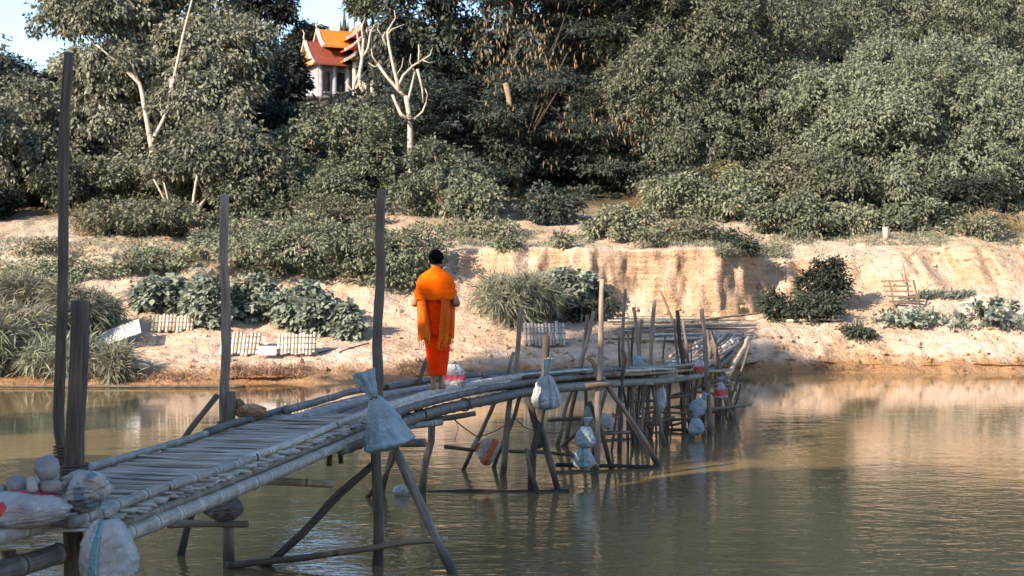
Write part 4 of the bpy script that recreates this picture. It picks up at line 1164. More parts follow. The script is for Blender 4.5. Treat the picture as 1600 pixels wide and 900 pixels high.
leg('rail', [(1170, 527), (1155, 557), (1137, 588)], (33.0, 28.0), 0.09, 0.10, 'bamboo_tan', sink=False)
leg('rail', [(1150, 545), (1120, 562), (1095, 575)], (36.0, 27.0), 0.10, 0.10, 'wood', sink=False)
leg('leg', [(1019, 600), (1028, 640), (1038, 698)], (24.0, 23.4), 0.075, 0.085, 'wood')
leg('leg', [(1003, 598), (995, 630), (985, 656)], (25.5, 27.0), 0.055, 0.06, 'bamboo_tan')
leg('leg', [(1010, 598), (1003, 630), (992, 660)], (25.0, 26.8), 0.055, 0.06, 'wood_brown')
leg('leg', [(1044, 590), (1043, 640), (1042, 668)], 26.6, 0.06, 0.06, 'wood')
leg('leg', [(1090, 590), (1086, 630), (1084, 668)], 26.8, 0.06, 0.07, 'wood')
leg('leg', [(1134, 605), (1140, 632), (1146, 658)], 27.5, 0.065, 0.07, 'wood')
leg('leg', [(1126, 570), (1136, 600), (1142, 640)], 29.8, 0.06, 0.07, 'wood_brown')
leg('leg', [(1112, 580), (1100, 610), (1090, 640)], 29.6, 0.06, 0.07, 'wood_brown')
leg('leg', [(1150, 560), (1148, 590), (1149, 612)], 34.5, 0.08, 0.08, 'wood')
leg('leg', [(1138, 560), (1139, 590), (1140, 622)], 32.5, 0.08, 0.08, 'wood')
for (a, b_, d, mt) in [(((1012, 589), (1068, 588)), None, (24.3, 24.6), 'bamboo_tan'), (((984, 599), (1020, 600)), None, (23.3, 23.5), 'bamboo_tan'), (((1100, 640), (1174, 632)), None, (27.0, 27.2), 'wood'),
                       (((1034, 624), (1084, 608), (1136, 590)), None, (26.5, 27.5), 'wood_brown'), (((994, 638), (1074, 637)), None, (26.5, 26.6), 'wood_brown'), (((938, 676), (985, 676)), None, (24.8, 25), 'wood_brown'),
                       (((1030, 671), (1088, 673)), None, (25.6, 25.6), 'wood'), (((1096, 604), (1142, 602)), None, (26.8, 27.2), 'wood'), (((1085, 582), (1140, 578)), None, (26.3, 28.0), 'bamboo_tan'), (((985, 655), (1050, 655)), None, (27.4, 27.6), 'wood_brown')]:
    leg('crossbar', list(a), d, 0.06, 0.055, mt, sink=False)
rs = np.random.default_rng(88)
for i in range(36):
    x0 = rs.uniform(955, 1145); d_ = np.interp(x0, [955, 985, 1060, 1140], [22.3, 23.5, 25.5, 29]) + rs.uniform(-0.5, 1.2)
    yw = YH + H * F / d_; top = rs.uniform(490, 565) if i % 2 else rs.uniform(575, 600); ln = rs.normal() * 14
    leg('leg', [(x0 + ln, top), (x0 + ln * 0.4 + rs.normal() * 2, (top + yw) / 2), (x0 - ln * 0.3, yw)], d_, rs.uniform(0.026, 0.05), rs.uniform(0.035, 0.058), str(rs.choice(['wood', 'wood_brown', 'wood_dark'])))
for i in range(9):
    x0 = rs.uniform(960, 1080); y0 = rs.uniform(600, 665); w_ = rs.uniform(40, 90); d_ = np.interp(x0 + w_ / 2, [985, 1060, 1140], [23.5, 25.5, 28]) + rs.uniform(-0.3, 0.8)
    leg('crossbar', [(x0, y0), (x0 + w_ / 2, y0 + rs.normal() * 2), (x0 + w_, y0 + rs.normal() * 7)], d_, 0.05, 0.045, str(rs.choice(['wood_brown', 'bamboo_tan', 'wood'])), sink=False)
def coil(c, ax, r, turns=3, pitch=0.02, dia=0.014):
    ax = Vector(ax).normalized(); u = ax.orthogonal().normalized(); v = ax.cross(u)
    pts = [Vector(c) + (u * math.cos(a) + v * math.sin(a)) * r + ax * (pitch * a / 6.283 - pitch * turns / 2) for a in np.linspace(0, 6.283 * turns, 10 * turns)]
    bp('lashing', pts, dia, dia, M['wood_dark'], kind='wood', seg=5, rough=0, step=0.05)
for (px, py, d_, r_) in ((592, 668, 13.75, 0.062), (350, 664, 13.75, 0.064), (848, 612, 18.55, 0.062), (937, 598, 20.0, 0.052), (1107, 590, 25.0, 0.055), (1068, 582, 25.6, 0.065), (117, 735, 8.62, 0.078), (98, 705, 8.9, 0.055)):
    coil(at(px, py, d_), (0, 0, 1), r_, 4)
for l in (1.3, 2.95, 5.1):
    t_ = PA(l + 0.1, 0.06) - PA(l - 0.1, 0.06)
    coil(PA(l, 0.06, 0.04), t_, 0.037, 2, 0.012, 0.009)
# lashings on the big beam and hanging vines
for l in (lyr(15.9), lyr(17.3), lyr(14.6)):
    c = PB(l, 0.03, -0.165); t = (PB(l + 0.1, 0.03) - PB(l - 0.1, 0.03)).normalized(); n_ = Vector((-t.y, t.x, 0))
    ring = [c + (n_ * math.cos(a) + Vector((0, 0, 1)) * math.sin(a)) * 0.078 for a in np.linspace(0, 2 * math.pi, 11)]
    bp('lashing', ring, 0.02, 0.02, M['wood_dark'], kind='wood', seg=5, rough=0, step=0.03)
bp('vine', [at(706, 652, 17.3), at(715, 660, 17.5), at(735, 676, 18.0), at(748, 681, 18.4), at(768, 676, 18.8), at(790, 664, 19.2), at(800, 655, 19.6)], 0.018, 0.012, M['wood_dark'], seg=5, rough=0.5)
bp('vine', [at(804, 653, 19.4), at(820, 668, 19.2), at(850, 676, 19.4), at(872, 676, 20), at(890, 668, 21)], 0.014, 0.010, M['wood_dark'], seg=5, rough=0.5)
bp('vine', [at(712, 655, 17.4), at(716, 670, 17.5), at(710, 690, 17.5)], 0.008, 0.006, M['wood_dark'], seg=4, rough=0.5)

# ---------------------------------------------------------------- sacks
def mat_sack(name, base, mark=None, style='none', p=(0.5, 0.06), trans=0.15):
    m, nt, b, out = new_mat(name)
    uv = nt.nodes.new('ShaderNodeUVMap').outputs[0]
    s = nt.nodes.new('ShaderNodeSeparateXYZ'); nt.links.new(uv, s.inputs[0])
    tc = nt.nodes.new('ShaderNodeTexCoord').outputs['Object']
    n = noise(nt, tc, 9.0, 5, 0.65)
    dirt = noise(nt, tc, 3.0, 4, 0.6)
    c = ramp(nt, n.outputs[0], [(0.3, tuple(0.72 * x for x in base)), (0.65, base)]).outputs[0]
    if style == 'stripe':
        for pos_, wid in p:
            f = math_n(nt, 'LESS_THAN', math_n(nt, 'ABSOLUTE', math_n(nt, 'SUBTRACT', s.outputs[0], pos_)), wid)
            c = mixc(nt, math_n(nt, 'MULTIPLY', f, 0.85), c, mark)
    elif style == 'band':
        for pos_, wid in p:
            wob = math_n(nt, 'ADD', s.outputs[1], math_n(nt, 'MULTIPLY', dirt.outputs[0], 0.12))
            f = math_n(nt, 'LESS_THAN', math_n(nt, 'ABSOLUTE', math_n(nt, 'SUBTRACT', wob, pos_ + 0.06)), wid)
            c = mixc(nt, f, c, mark)
    elif style == 'blotch':
        bn = noise(nt, mapping(nt, tc, (1, 1, 1), (p[0], p[0], 0)), p[1], 1, 0.3)
        f = ramp(nt, bn.outputs[0], [(0.60, (0, 0, 0)), (0.62, (1, 1, 1))]).outputs[0]
        c = mixc(nt, f, c, mark)
    c = mixc(nt, ramp(nt, dirt.outputs[0], [(0.42, (0, 0, 0)), (0.75, (0.7, 0.7, 0.7))]).outputs[0], c, (0.17, 0.135, 0.10))
    nt.links.new(c, b.inputs['Base Color'])
    b.inputs['Roughness'].default_value = 0.5
    b.inputs['Specular IOR Level'].default_value = 0.4
    wv = noise(nt, mapping(nt, uv, (10, 2.5, 1)), 1.0, 4, 0.6)
    wr = noise(nt, tc, 14.0, 4, 0.6, 1.2)
    bump(nt, b, math_n(nt, 'ADD', wv.outputs[0], math_n(nt, 'ABSOLUTE', math_n(nt, 'SUBTRACT', wr.outputs[0], 0.5))), 0.9, 0.045)
    return m

def sack_mesh(seed, w, h, neck=True, axis=(0, 0, 1), tuft=0.22, depth=0.75, pleat=0.10, lean=(0, 0), pear=0.55, rough=1.0, tent=False):
    """hanging sack; origin at the centre of the belly"""
    rng = np.random.default_rng(seed)
    nv, nu = 56, 56
    v = np.linspace(0, 1, nv)
    if neck:
        vn = 1 - tuft                      # the tie
        r = np.where(v < vn, np.sin(np.clip(v / vn, 0, 1) ** pear * math.pi * 0.93) ** 0.62, 0)
        if tent: r = np.where(v < vn, np.clip(v / vn / 0.10, 0, 1) ** 0.45 * np.clip(1 - 0.90 * v / vn, 0, 1) ** 0.72, 0)
        rt = 0.12 + 0.26 * np.clip((v - vn) / max(tuft, 1e-3), 0, 1) ** 0.8
        r = np.where(v < vn, np.maximum(r, 0.11 + 0 * v), rt)
        r[0] = 0.05; r[1] = max(r[1] * 0.75, 0.3)
    else:
        vn = 2
        r = np.sin(np.clip(v * 0.97 + 0.015, 0, 1) * math.pi) ** 0.55
    z = (v - 0.5) * h
    if neck: z = (v - 0.5) * h
    a = np.linspace(0, 2 * math.pi, nu, endpoint=False)
    k1, k2 = rng.integers(5, 8), rng.integers(9, 14)
    ph1, ph2 = rng.random(2) * 6
    pl = pleat * np.clip((v - 0.25) / 0.6, 0, 1)[:, None] * (np.sin(k1 * a + ph1)[None, :] + 0.6 * np.sin(k2 * a + ph2)[None, :])
    cr_ = np.abs(fbm(a[None, :] * 2.6 + 1.8 * v[:, None] + seed, v[:, None] * 7 - a[None, :] * 0.7, seed + 20, 3)); cr_[:, -2:] = cr_[:, :2][:, ::-1]
    crump = (0.06 - cr_ * 0.55) * (0.5 + 0.7 * min(rough, 1.4))
    lump = fbm(np.cos(a)[None, :] * 1.4 + seed + 10, np.sin(a)[None, :] * 1.4 + v[:, None] * 3.2, seed, 3) * 0.42 * rough + crump
    RR = r[:, None] * (1 + pl + lump) * w / 2
    X = RR * np.cos(a)[None, :] + (lean[0] * np.clip(v - 0.55, 0, 1) ** 1.3)[:, None]
    Y = RR * np.sin(a)[None, :] * depth + (lean[1] * np.clip(v - 0.55, 0, 1) ** 1.3)[:, None]
    Z = np.repeat(z[:, None], nu, 1) + 0.05 * h * rough * fbm(np.cos(a)[None, :] * 2 + seed, np.sin(a)[None, :] * 2 + 0 * v[:, None], seed + 7, 2)
    if neck:                               # sagging, broad base
        Z[0:3] += 0.0
    V = np.stack([X, Y, Z], 2).reshape(-1, 3)
    Fc = []
    for i in range(nv - 1):
        for j in range(nu):
            k = (j + 1) % nu
            Fc.append((i * nu + j, i * nu + k, (i + 1) * nu + k, (i + 1) * nu + j))
    Fc += [tuple(range(nu))[::-1]]
    if not neck: Fc += [tuple((nv - 1) * nu + j for j in range(nu))]
    uv = np.stack([np.repeat((a / (2 * math.pi))[None, :], nv, 0), np.repeat(v[:, None], nu, 1)], 2).reshape(-1, 2)
    tie = None
    if neck:
        i = int(vn * (nv - 1)); c = V.reshape(nv, nu, 3)[i].mean(0)
        tie = (c, max(0.022, 0.12 * w / 2 * 1.35))
    return mesh_np('sack', V, Fc, uv), tie

def sack(label, px, py, d, wpx, hpx, mat, seed, neck=True, tilt=0.0, rz=0.0, group='sandbags tied to the footbridge', name='sandbag', cat='sandbag', **kw):
    s = d / F
    me, tie = sack_mesh(seed, wpx * s, hpx * s, neck, **kw)
    o = link_mesh(name, me, mat, None, at(px, py, d))
    o.rotation_euler = (0, tilt, rz)
    tag(o, label, cat, group)
    if tie:
        c, r_ = tie
        ring = [(c[0] + r_ * math.cos(a), c[1] + r_ * 0.85 * math.sin(a), c[2] + 0.01 * math.sin(3 * a)) for a in np.linspace(0, 2 * math.pi, 12)]
        V, Fc, uv = tube_arrays(np.array(ring), np.full(12, 0.012), 6)
        link_mesh('tie', mesh_np('tie', V, Fc, uv), M['wood_dark'], o)
    return o

WB = (0.50, 0.58, 0.60); WH = (0.66, 0.65, 0.62)
sk = {
    'blue': mat_sack('pale_blue_sack', (0.343, 0.452, 0.491)),
    'bluel': mat_sack('washed_blue_sack', (0.296, 0.406, 0.468)),
    'teal': mat_sack('white_sack_teal_stripe', (0.468, 0.484, 0.484), (0.03, 0.26, 0.30), 'stripe', ((0.70, 0.022), (0.735, 0.006), (0.42, 0.03))),
    'grey': mat_sack('white_sack_grey_stripes', (0.452, 0.468, 0.452), (0.16, 0.24, 0.28), 'stripe', ((0.62, 0.012), (0.68, 0.012), (0.80, 0.02), (0.88, 0.012), (0.40, 0.02))),
    'green': mat_sack('white_sack_green_stripe', (0.429, 0.484, 0.484), (0.04, 0.27, 0.20), 'stripe', ((0.72, 0.035), (0.58, 0.015))),
    'red': mat_sack('white_sack_red_print', (0.515, 0.484, 0.468), (0.62, 0.02, 0.05), 'blotch', (3.0, 5.0)),
    'pink': mat_sack('white_sack_pink_band', (0.515, 0.507, 0.515), (0.70, 0.03, 0.12), 'band', ((0.42, 0.10),)),
    'orange': mat_sack('white_sack_orange_print', (0.484, 0.452, 0.406), (0.72, 0.13, 0.03), 'band', ((0.30, 0.13), (0.80, 0.06))),
    'redband': mat_sack('white_sack_red_band', (0.499, 0.484, 0.484), (0.66, 0.03, 0.04), 'band', ((0.28, 0.15),)),
    'brown': mat_sack('muddy_sack', (0.265, 0.195, 0.148), (0.45, 0.10, 0.05), 'blotch', (8.0, 9.0)),
    'dull': mat_sack('dull_grey_sack', (0.156, 0.148, 0.140)),
    'white': mat_sack('white_sack', (0.484, 0.499, 0.499)),
}
sack('big pale blue sack with a long twisted neck tied on the tall post', 592, 641, 13.3, 86, 130, sk['blue'], 1, tilt=-0.27, tuft=0.34, lean=(-0.12, -0.05), pleat=0.13, rough=0.9, tent=True)
sack('bulging white sack with teal stripes hanging under the slatted deck end', 168, 858, 7.9, 94, 130, sk['teal'], 2, tuft=0.14, pear=0.6, rough=0.5, pleat=0.07)
sack('white sack with grey stripes and a bulging knotted top on the dark post', 853, 600, 18.0, 44, 80, sk['grey'], 3, tuft=0.34, lean=(0.10, 0), pear=0.5)
sack('round sack with orange print tied low between two thin legs', 758, 702, 19.6, 44, 40, sk['orange'], 4, tilt=-1.1, tuft=0.2)
sack('upper pale sack of the pair hung one above the other', 915, 676, 19.6, 32, 48, sk['blue'], 5, tuft=0.3, lean=(0.1, 0))
sack('lower round sack with a green stripe touching the water', 912, 712, 19.6, 32, 42, sk['green'], 6, tuft=0.2)
sack('plump white sack with a pink band lying on the deck by bare feet', 708, 585, 17.35, 42, 42, sk['pink'], 7, neck=True, tuft=0.12, rough=0.8)
sack('pale blue lump of a sack on the deck poles', 1000, 566, 23.6, 28, 24, sk['bluel'], 8, tilt=1.2, tuft=0.25)
sack('pale slim sack hanging by the thick dark leg', 1033, 615, 24.2, 20, 50, sk['white'], 9, tuft=0.3, tilt=0.15)
sack('small white sack with red print seen through the legs', 951, 656, 22.0, 28, 26, sk['red'], 10, tilt=0.9, tuft=0.2)
sack('white and red sack hidden under the far deck poles', 988, 614, 24.6, 26, 34, sk['red'], 11, tuft=0.25)
sack('small red banded sack on the edge of the far deck', 1094, 570, 25.2, 18, 28, sk['redband'], 12, tuft=0.25)
sack('washed blue sack hung high on the last tall posts', 1094, 630, 24.9, 26, 38, sk['bluel'], 13, tilt=0.5, tuft=0.3)
sack('washed blue sack hung just over the water', 1087, 662, 24.6, 26, 34, sk['bluel'], 14, tuft=0.25)
sack('pointed white sack with a red lower band at the last leg', 1126, 606, 27.0, 26, 34, sk['redband'], 15, tuft=0.2, tent=True)
sack('tiny white sack knotted on the ramp rail', 1133, 589, 28.2, 14, 18, sk['white'], 16, tuft=0.3)
sack('muddy brown sack among the far cross bars', 1003, 670, 25.6, 34, 26, sk['brown'], 17, tilt=1.0, tuft=0.2)
sack('dull grey sack slung below the slatted deck', 350, 794, 13.4, 60, 42, sk['dull'], 18, neck=False, depth=0.9)
sack('small dull sack among the paired thin legs', 920, 640, 22.8, 14, 26, sk['bluel'], 19, tuft=0.25)
sack('white sack with red printed marks weighed down by stones', 34, 796, 7.95, 150, 60, sk['red'], 20, neck=False, depth=0.8, rough=0.45, group=None)
sack('dirty white plastic sheet crumpled round the deck rail end', 130, 768, 8.2, 74, 66, mat_sack('dirty_plastic', (0.46, 0.42, 0.36), (0.12, 0.17, 0.22), 'blotch', (1.0, 9.0)), 21, neck=False, depth=1.3, pleat=0.16, rough=1.7, group=None, name='plastic_sheet', cat='plastic sheet')
sack('crumpled orange and brown food bag lying on the deck rail', 390, 643, 13.7, 48, 24, mat_sack('orange_wrapper', (0.50, 0.22, 0.09), (0.60, 0.42, 0.12), 'blotch', (5.0, 14.0)), 22, neck=False, depth=1.0, rough=1.6, group=None, name='food_bag', cat='bag')
sack('scrunched brown top of a bag tied against the deck rail', 373, 632, 13.7, 16, 18, mat_sack('brown_wrapper', (0.28, 0.18, 0.09)), 23, neck=False, rough=1.8, group=None, name='food_bag', cat='bag')
sack('white plastic jug floating among the bridge legs', 627, 768, 18.2, 26, 22, sk['white'], 24, neck=False, rough=0.3, group=None, name='floating_jug', cat='jug')

# stones on the left sack
M['stone'] = mat_plain('grey_river_stone', (0.21, 0.20, 0.20), 0.85, 0.35, 7.0, 0.02)
def stone(label, px, py, d, wpx, hpx, seed, mat=None):
    rng = np.random.default_rng(seed); s = d / F
    nu, nv = 18, 12; V = []; Fc = []
    for i in range(nv + 1):
        th = math.pi * i / nv
        for j in range(nu):
            a = 2 * math.pi * j / nu
            n_ = np.array([math.sin(th) * math.cos(a), math.sin(th) * math.sin(a), math.cos(th)])
            p = np.sign(n_) * np.abs(n_) ** 0.72
            k = 1 + 0.35 * float(fbm(np.array(n_[0] * 1.3 + seed), np.array(n_[1] * 1.3 + n_[2] * 1.7), seed, 3))
            V.append((p[0] * wpx * s / 2 * k * 0.92, p[1] * wpx * s / 2.3 * k, p[2] * hpx * s / 2 * k * 0.92))
    for i in range(nv):
        for j in range(nu):
            k = (j + 1) % nu
            Fc.append((i * nu + j, (i + 1) * nu + j, (i + 1) * nu + k, i * nu + k))
    o = link_mesh('stone', mesh_np('stone', V, Fc), mat or M['stone'], None, at(px, py, d))
    o.rotation_euler = (0.2 * rng.normal(), 0.12 * rng.normal(), rng.random() * 0.4)
    tag(o, label, 'stone', 'stones weighing down the left sack'); return o
stone('big smooth grey stone on top of the pile by the thick post', 74, 731, 7.98, 42, 36, 3)
stone('squarish stone at the bottom of the pile by the thick post', 78, 760, 7.98, 38, 24, 4, mat_plain('brown_stone', (0.19, 0.17, 0.15), 0.9, 0.35, 7.0, 0.02))
stone('small upright pale stone between the other stones', 50, 757, 7.9, 18, 28, 5, mat_plain('pale_stone', (0.30, 0.27, 0.25), 0.9, 0.3, 7.0, 0.02))
stone('rounded grey stone at the outer side of the pile', 26, 757, 8.0, 34, 26, 6)
stone('half hidden flat stone at the outer end of the sack', -2, 764, 8.0, 26, 16, 7)

# ---------------------------------------------------------------- things lying on the far bank
def bank_mat(label, px, py, wpx, hpx, lean, rz, seed, mat='mat_pale', crooked=0.0):
    g = ground_px(px, py + hpx / 2); s = g.y / F
    w, h = wpx * s, hpx * s
    root = empty('bamboo_mat', g + Vector((0, -0.25, 0.02)), rz); root.rotation_euler = (lean, crooked, rz)
    tag(root, label, 'bamboo mat', 'bamboo mats drying on the bank')
    rng = np.random.default_rng(seed); n = max(8, int(wpx / 5.2)); pw = w / n
    base = pole_mesh('slat', [Vector((0, 0, -0.02)), Vector((0, 0.01, h * 0.5)), Vector((0, 0, h * 1.02))], pw * 0.98, pw * 0.94, 'bamboo', 6, rng, 0.2)
    for i in range(n):
        o = link_mesh('slat', base, M[mat], root, (-w / 2 + (i + 0.5) * pw, rng.normal() * 0.006, rng.normal() * 0.025))
    for zz in (0.2, 0.5, 0.8):
        link_mesh('binding', pole_mesh('binding', [Vector((-w / 2, -pw * 0.5, h * zz)), Vector((0, -pw * 0.55, h * zz + 0.01)), Vector((w / 2, -pw * 0.5, h * zz))], 0.02, 0.02, 'wood', 5, rng, 0.3, 0.3), M['bamboo_tan'], root)
    return root
bank_mat('pale slatted bamboo mat leaning beside the drooping grass mound', 852, 522, 66, 36, -0.45, 0.12, 601, 'bamboo', 0.0)
bank_mat('cream bamboo mat leaning below the broad leaved bush next to the white board', 272, 504, 66, 26, -0.5, 0.05, 602)
bank_mat('cream bamboo mat leaning at the left of the small white sheet', 376, 536, 62, 36, -0.55, -0.03, 603)
bank_mat('cream bamboo mat leaning under the largest broad leaved bush', 465, 537, 60, 34, -0.5, 0.06, 604)

g = ground_px(195, 540) + Vector((0, -0.5, 0.12)); s_ = g.y / F
wm = mat_plain('white_board', (0.50, 0.47, 0.43), 0.7, 0.12, 3.0)
bo = empty('white_board', g + Vector((0, 0, 0.05)), 0); bo.rotation_euler = (R(-52), R(-20), R(8)); tag(bo, 'white slatted board lying tilted on the grassy bank', 'board')
for i in range(6):
    box('plank', -0.62, 0.62, -0.012, 0.012, i * 0.105, i * 0.105 + 0.095, wm, bo)
for x in (-0.45, 0.45): box('batten', x - 0.03, x + 0.03, 0.014, 0.04, 0, 0.62, wm, bo)
g = ground_px(420, 556)
bo = box('white_sheet', -0.24, 0.24, -0.01, 0.01, 0, 0.28, wm, None); bo.location = g + Vector((0, -0.3, 0.02)); bo.rotation_euler = (R(-30), 0, R(4)); tag(bo, 'small white sheet propped between two cream bamboo mats', 'sheet')

def bank_pole(name, label, p0, p1, dia, mat, cat='pole', group=None, lift=0.0, kind='bamboo'):
    a = ground_px(*p0) + Vector((0, 0, dia * 0.6 + lift)); b_ = ground_px(*p1) + Vector((0, 0, dia * 0.6 + lift))
    o = link_mesh(name, pole_mesh(name, [Vector((0, 0, 0)), (b_ - a) * 0.5 + Vector((0, 0, 0.02)), b_ - a], dia, dia * 0.75, kind, 6, RNG, 0.3), M[mat], None, a)
    tag(o, label, cat, group); return o
r = np.random.default_rng(77)
for i in range(24):
    y0 = 503 + 38 * (i / 24.0) + r.normal() * 1.5
    x0 = 935 + r.uniform(0, 70) + (i % 3) * 14; x1 = min(1182, x0 + r.uniform(110, 210))
    bank_pole('bamboo_pole', ('upper' if i < 8 else 'middle' if i < 16 else 'lower') + ' bare bamboo pole lying in the heap on the bank by the landing', (x0, y0), (x1, y0 - r.uniform(-3, 7)), r.uniform(0.05, 0.085), str(r.choice(['bamboo_tan', 'bamboo_tan', 'wood_brown', 'bamboo'])), 'bamboo pole', 'bamboo poles heaped at the landing', lift=r.uniform(0.0, 0.16))
bank_pole('pale_log', 'thin pale log lying along the foot of the dark hedge', (1228, 505), (1318, 503), 0.09, 'mat_pale', 'log')
bank_pole('pale_log', 'pale straight pole resting on the edge above the landing', (1080, 512), (1192, 497), 0.09, 'bamboo_tan', 'log', lift=0.1)
bank_pole('stick', 'upper dark stick lying on the sand below the small broad leaved bush', (498, 553), (552, 544), 0.05, 'wood_dark', 'stick')
bank_pole('stick', 'lower dark stick lying on the sand below the small broad leaved bush', (530, 552), (576, 538), 0.05, 'wood_dark', 'stick')
bank_pole('yellow_pole', 'thin yellow bamboo pole slanting over the dark leafy bush', (876, 478), (930, 488), 0.04, 'bamboo_tan', 'bamboo pole', lift=0.35)
fl = link_mesh('floating_log', pole_mesh('floating_log', [Vector((-4.4, 0, 0)), Vector((0, 0.05, 0)), Vector((4.2, 0, 0))], 0.07, 0.08, 'bamboo', 8, RNG, 0.3), M['bamboo_tan'], None, (at(133, 604, wd(604)).x, wd(604) - 0.6, 0.05)); tag(fl, 'long pale log floating at the edge of the far bank', 'log')

# wooden steps, stump and dead branch near the downstream bank
g = ground_px(1398, 472); s_ = g.y / F
st = empty('wooden_steps', g + Vector((0, -0.75, -0.1)), R(-8)); st.scale = (1.0, 0.6, 1.0); tag(st, 'short flight of rough wooden steps leaning on the bluff', 'steps')
for i in range(5):
    o = box('tread', -0.46 + 0.05 * i * -1 + 0.10, 0.40 - 0.05 * i + 0.10, -0.10 + 0.13 * i, 0.10 + 0.13 * i, 0.09 + 0.165 * i, 0.15 + 0.165 * i, M['wood_brown'], st); o.rotation_euler = (0, R(2.5 - i), 0)
for x in (-0.34, 0.42):
    link_mesh('stringer', pole_mesh('stringer', [Vector((x + 0.12, -0.16, -0.05)), Vector((x, 0.5, 0.80))], 0.07, 0.07, 'wood', 6, RNG, 0.3), M['wood_brown'], st)
link_mesh('leg', pole_mesh('leg', [Vector((0.56, 0.0, -0.05)), Vector((0.54, 0.05, 0.5))], 0.06, 0.06, 'wood', 6, RNG, 0.3), M['wood_brown'], st)
g0 = ground_px(1420, 470)
br = link_mesh('dead_branch', multi_tube('dead_branch', [([np.array(at(*p, g0.y - 0.25)) - np.array(g0) for p in ((1421, 472), (1418, 445), (1411, 412), (1424, 398), (1440, 384))], 0.03, 0.01), ([np.array(at(*p, g0.y - 0.25)) - np.array(g0) for p in ((1412, 440), (1408, 425), (1412, 410))], 0.015, 0.008)], 5), M['wood_brown'], None, g0)
tag(br, 'thin dead branch rising beside the wooden steps', 'branch')
g = ground_px(1384, 374); s_ = g.y / F
sm = link_mesh('stump', multi_tube('stump', [([(0, 0, -0.1), (0.01, 0, 0.2), (-0.02, 0, 0.44)], 0.085, 0.11)], 9), M['bark_pale'], None, g); tag(sm, 'short pale cut stump on the bank top', 'stump')
# ---------------------------------------------------------------- the person in orange
M['skin'] = mat_plain('brown_skin', (0.30, 0.155, 0.085), 0.55, 0.12, 12.0)
M['hair'] = mat_plain('black_hair', (0.004, 0.004, 0.005), 0.95, 0.3, 40.0, 0.004, 0.05)
def mat_cloth(name, col, dark):
    m, nt, b, out = new_mat(name)
    tc = nt.nodes.new('ShaderNodeTexCoord').outputs['Object']
    n = noise(nt, mapping(nt, tc, (5, 5, 9)), 1.0, 4, 0.6)
    w = noise(nt, mapping(nt, tc, (160, 160, 160)), 1.0, 2, 0.5)
    nt.links.new(ramp(nt, n.outputs[0], [(0.3, dark), (0.6, col)]).outputs[0], b.inputs['Base Color'])
    b.inputs['Roughness'].default_value = 0.85
    b.inputs['Specular IOR Level'].default_value = 0.04
    h = math_n(nt, 'ADD', n.outputs[0], math_n(nt, 'MULTIPLY', w.outputs[0], 0.05))
    bump(nt, b, h, 0.5, 0.03)
    return m
M['shawl'] = mat_cloth('orange_wool', (0.92, 0.125, 0.002), (0.80, 0.09, 0.002))
M['shawl_end'] = mat_cloth('rust_orange_wool', (0.72, 0.135, 0.015), (0.55, 0.09, 0.012))
M['robe'] = mat_cloth('red_orange_cotton', (0.92, 0.045, 0.002), (0.74, 0.028, 0.002))

ploc = atz(681, 613, float(zB(16.9)) + 0.05)
verts = []; edges = []; rad = []
def sv(p, r, par=None):
    verts.append(p); rad.append(r)
    if par is not None: edges.append((par, len(verts) - 1))
    return len(verts) - 1
pel = sv((0, 0, 0.90), 0.12)
w1 = sv((0, 0, 1.06), 0.115, pel); c1 = sv((0, 0, 1.23), 0.13, w1); c2 = sv((0, 0, 1.35), 0.10, c1)
nk = sv((0, 0.005, 1.43), 0.052, c2); hb = sv((0, 0.02, 1.495), 0.062, nk); hm = sv((0, 0.028, 1.565), 0.078, hb); ht = sv((0, 0.022, 1.618), 0.062, hm)
sv((0, 0.115, 1.545), 0.014, hm)                                   # nose
for s in (-1, 1):
    sv((s * 0.097, 0.012, 1.54), 0.02, hm)                       # ear
    sh = sv((s * 0.135, 0, 1.335), 0.05, c2); ua = sv((s * 0.19, -0.01, 1.20), 0.044, sh); el = sv((s * 0.262, -0.035, 1.04), 0.044, ua)
    fa = sv((s * 0.225, 0.09, 1.04), 0.038, el); wr = sv((s * 0.15, 0.21, 1.085), 0.025, fa); pm_ = sv((s * 0.115, 0.265, 1.10), 0.03, wr)
    for k in range(4):
        o1 = sv((s * (0.10 - 0.004 * k), 0.305 + 0.004 * k, 1.125 - 0.02 * k), 0.010, pm_)
        sv((s * (0.06 - 0.003 * k), 0.318, 1.122 - 0.02 * k), 0.0085, o1)
    t1 = sv((s * 0.095, 0.262, 1.135), 0.011, pm_); sv((s * 0.065, 0.285, 1.148), 0.009, t1)
for s, off in ((-1, -0.02), (1, 0.20)):
    hp = sv((s * 0.065, 0, 0.84), 0.075, pel)
    kn = sv((s * 0.04, off * 0.6 + 0.05, 0.49), 0.05, hp); cf = sv((s * 0.028, off, 0.34), 0.045, kn); ak = sv((s * 0.024, off, 0.085), 0.033, cf)
    sv((s * 0.034, off - 0.045, 0.032), 0.028, ak); ft = sv((s * 0.04, off + 0.09, 0.032), 0.034, ak); toe = sv((s * 0.046, off + 0.165, 0.018), 0.022, ft)
me = bpy.data.meshes.new('person'); me.from_pydata(verts, edges, [])
person = link_mesh('person', me, M['skin'], None, ploc); person.rotation_euler = (0, 0, R(-6)); person.scale = (0.985, 0.985, 0.985)
tag(person, 'person in an orange shawl and red robe walking barefoot along the bridge', 'person')
mod = person.modifiers.new('skin', 'SKIN')
for i, r_ in enumerate(rad):
    me.skin_vertices[0].data[i].radius = (r_, r_)
me.skin_vertices[0].data[0].use_root = True
sub = person.modifiers.new('smooth', 'SUBSURF'); sub.levels = 2; sub.render_levels = 2
mod.use_smooth_shade = True

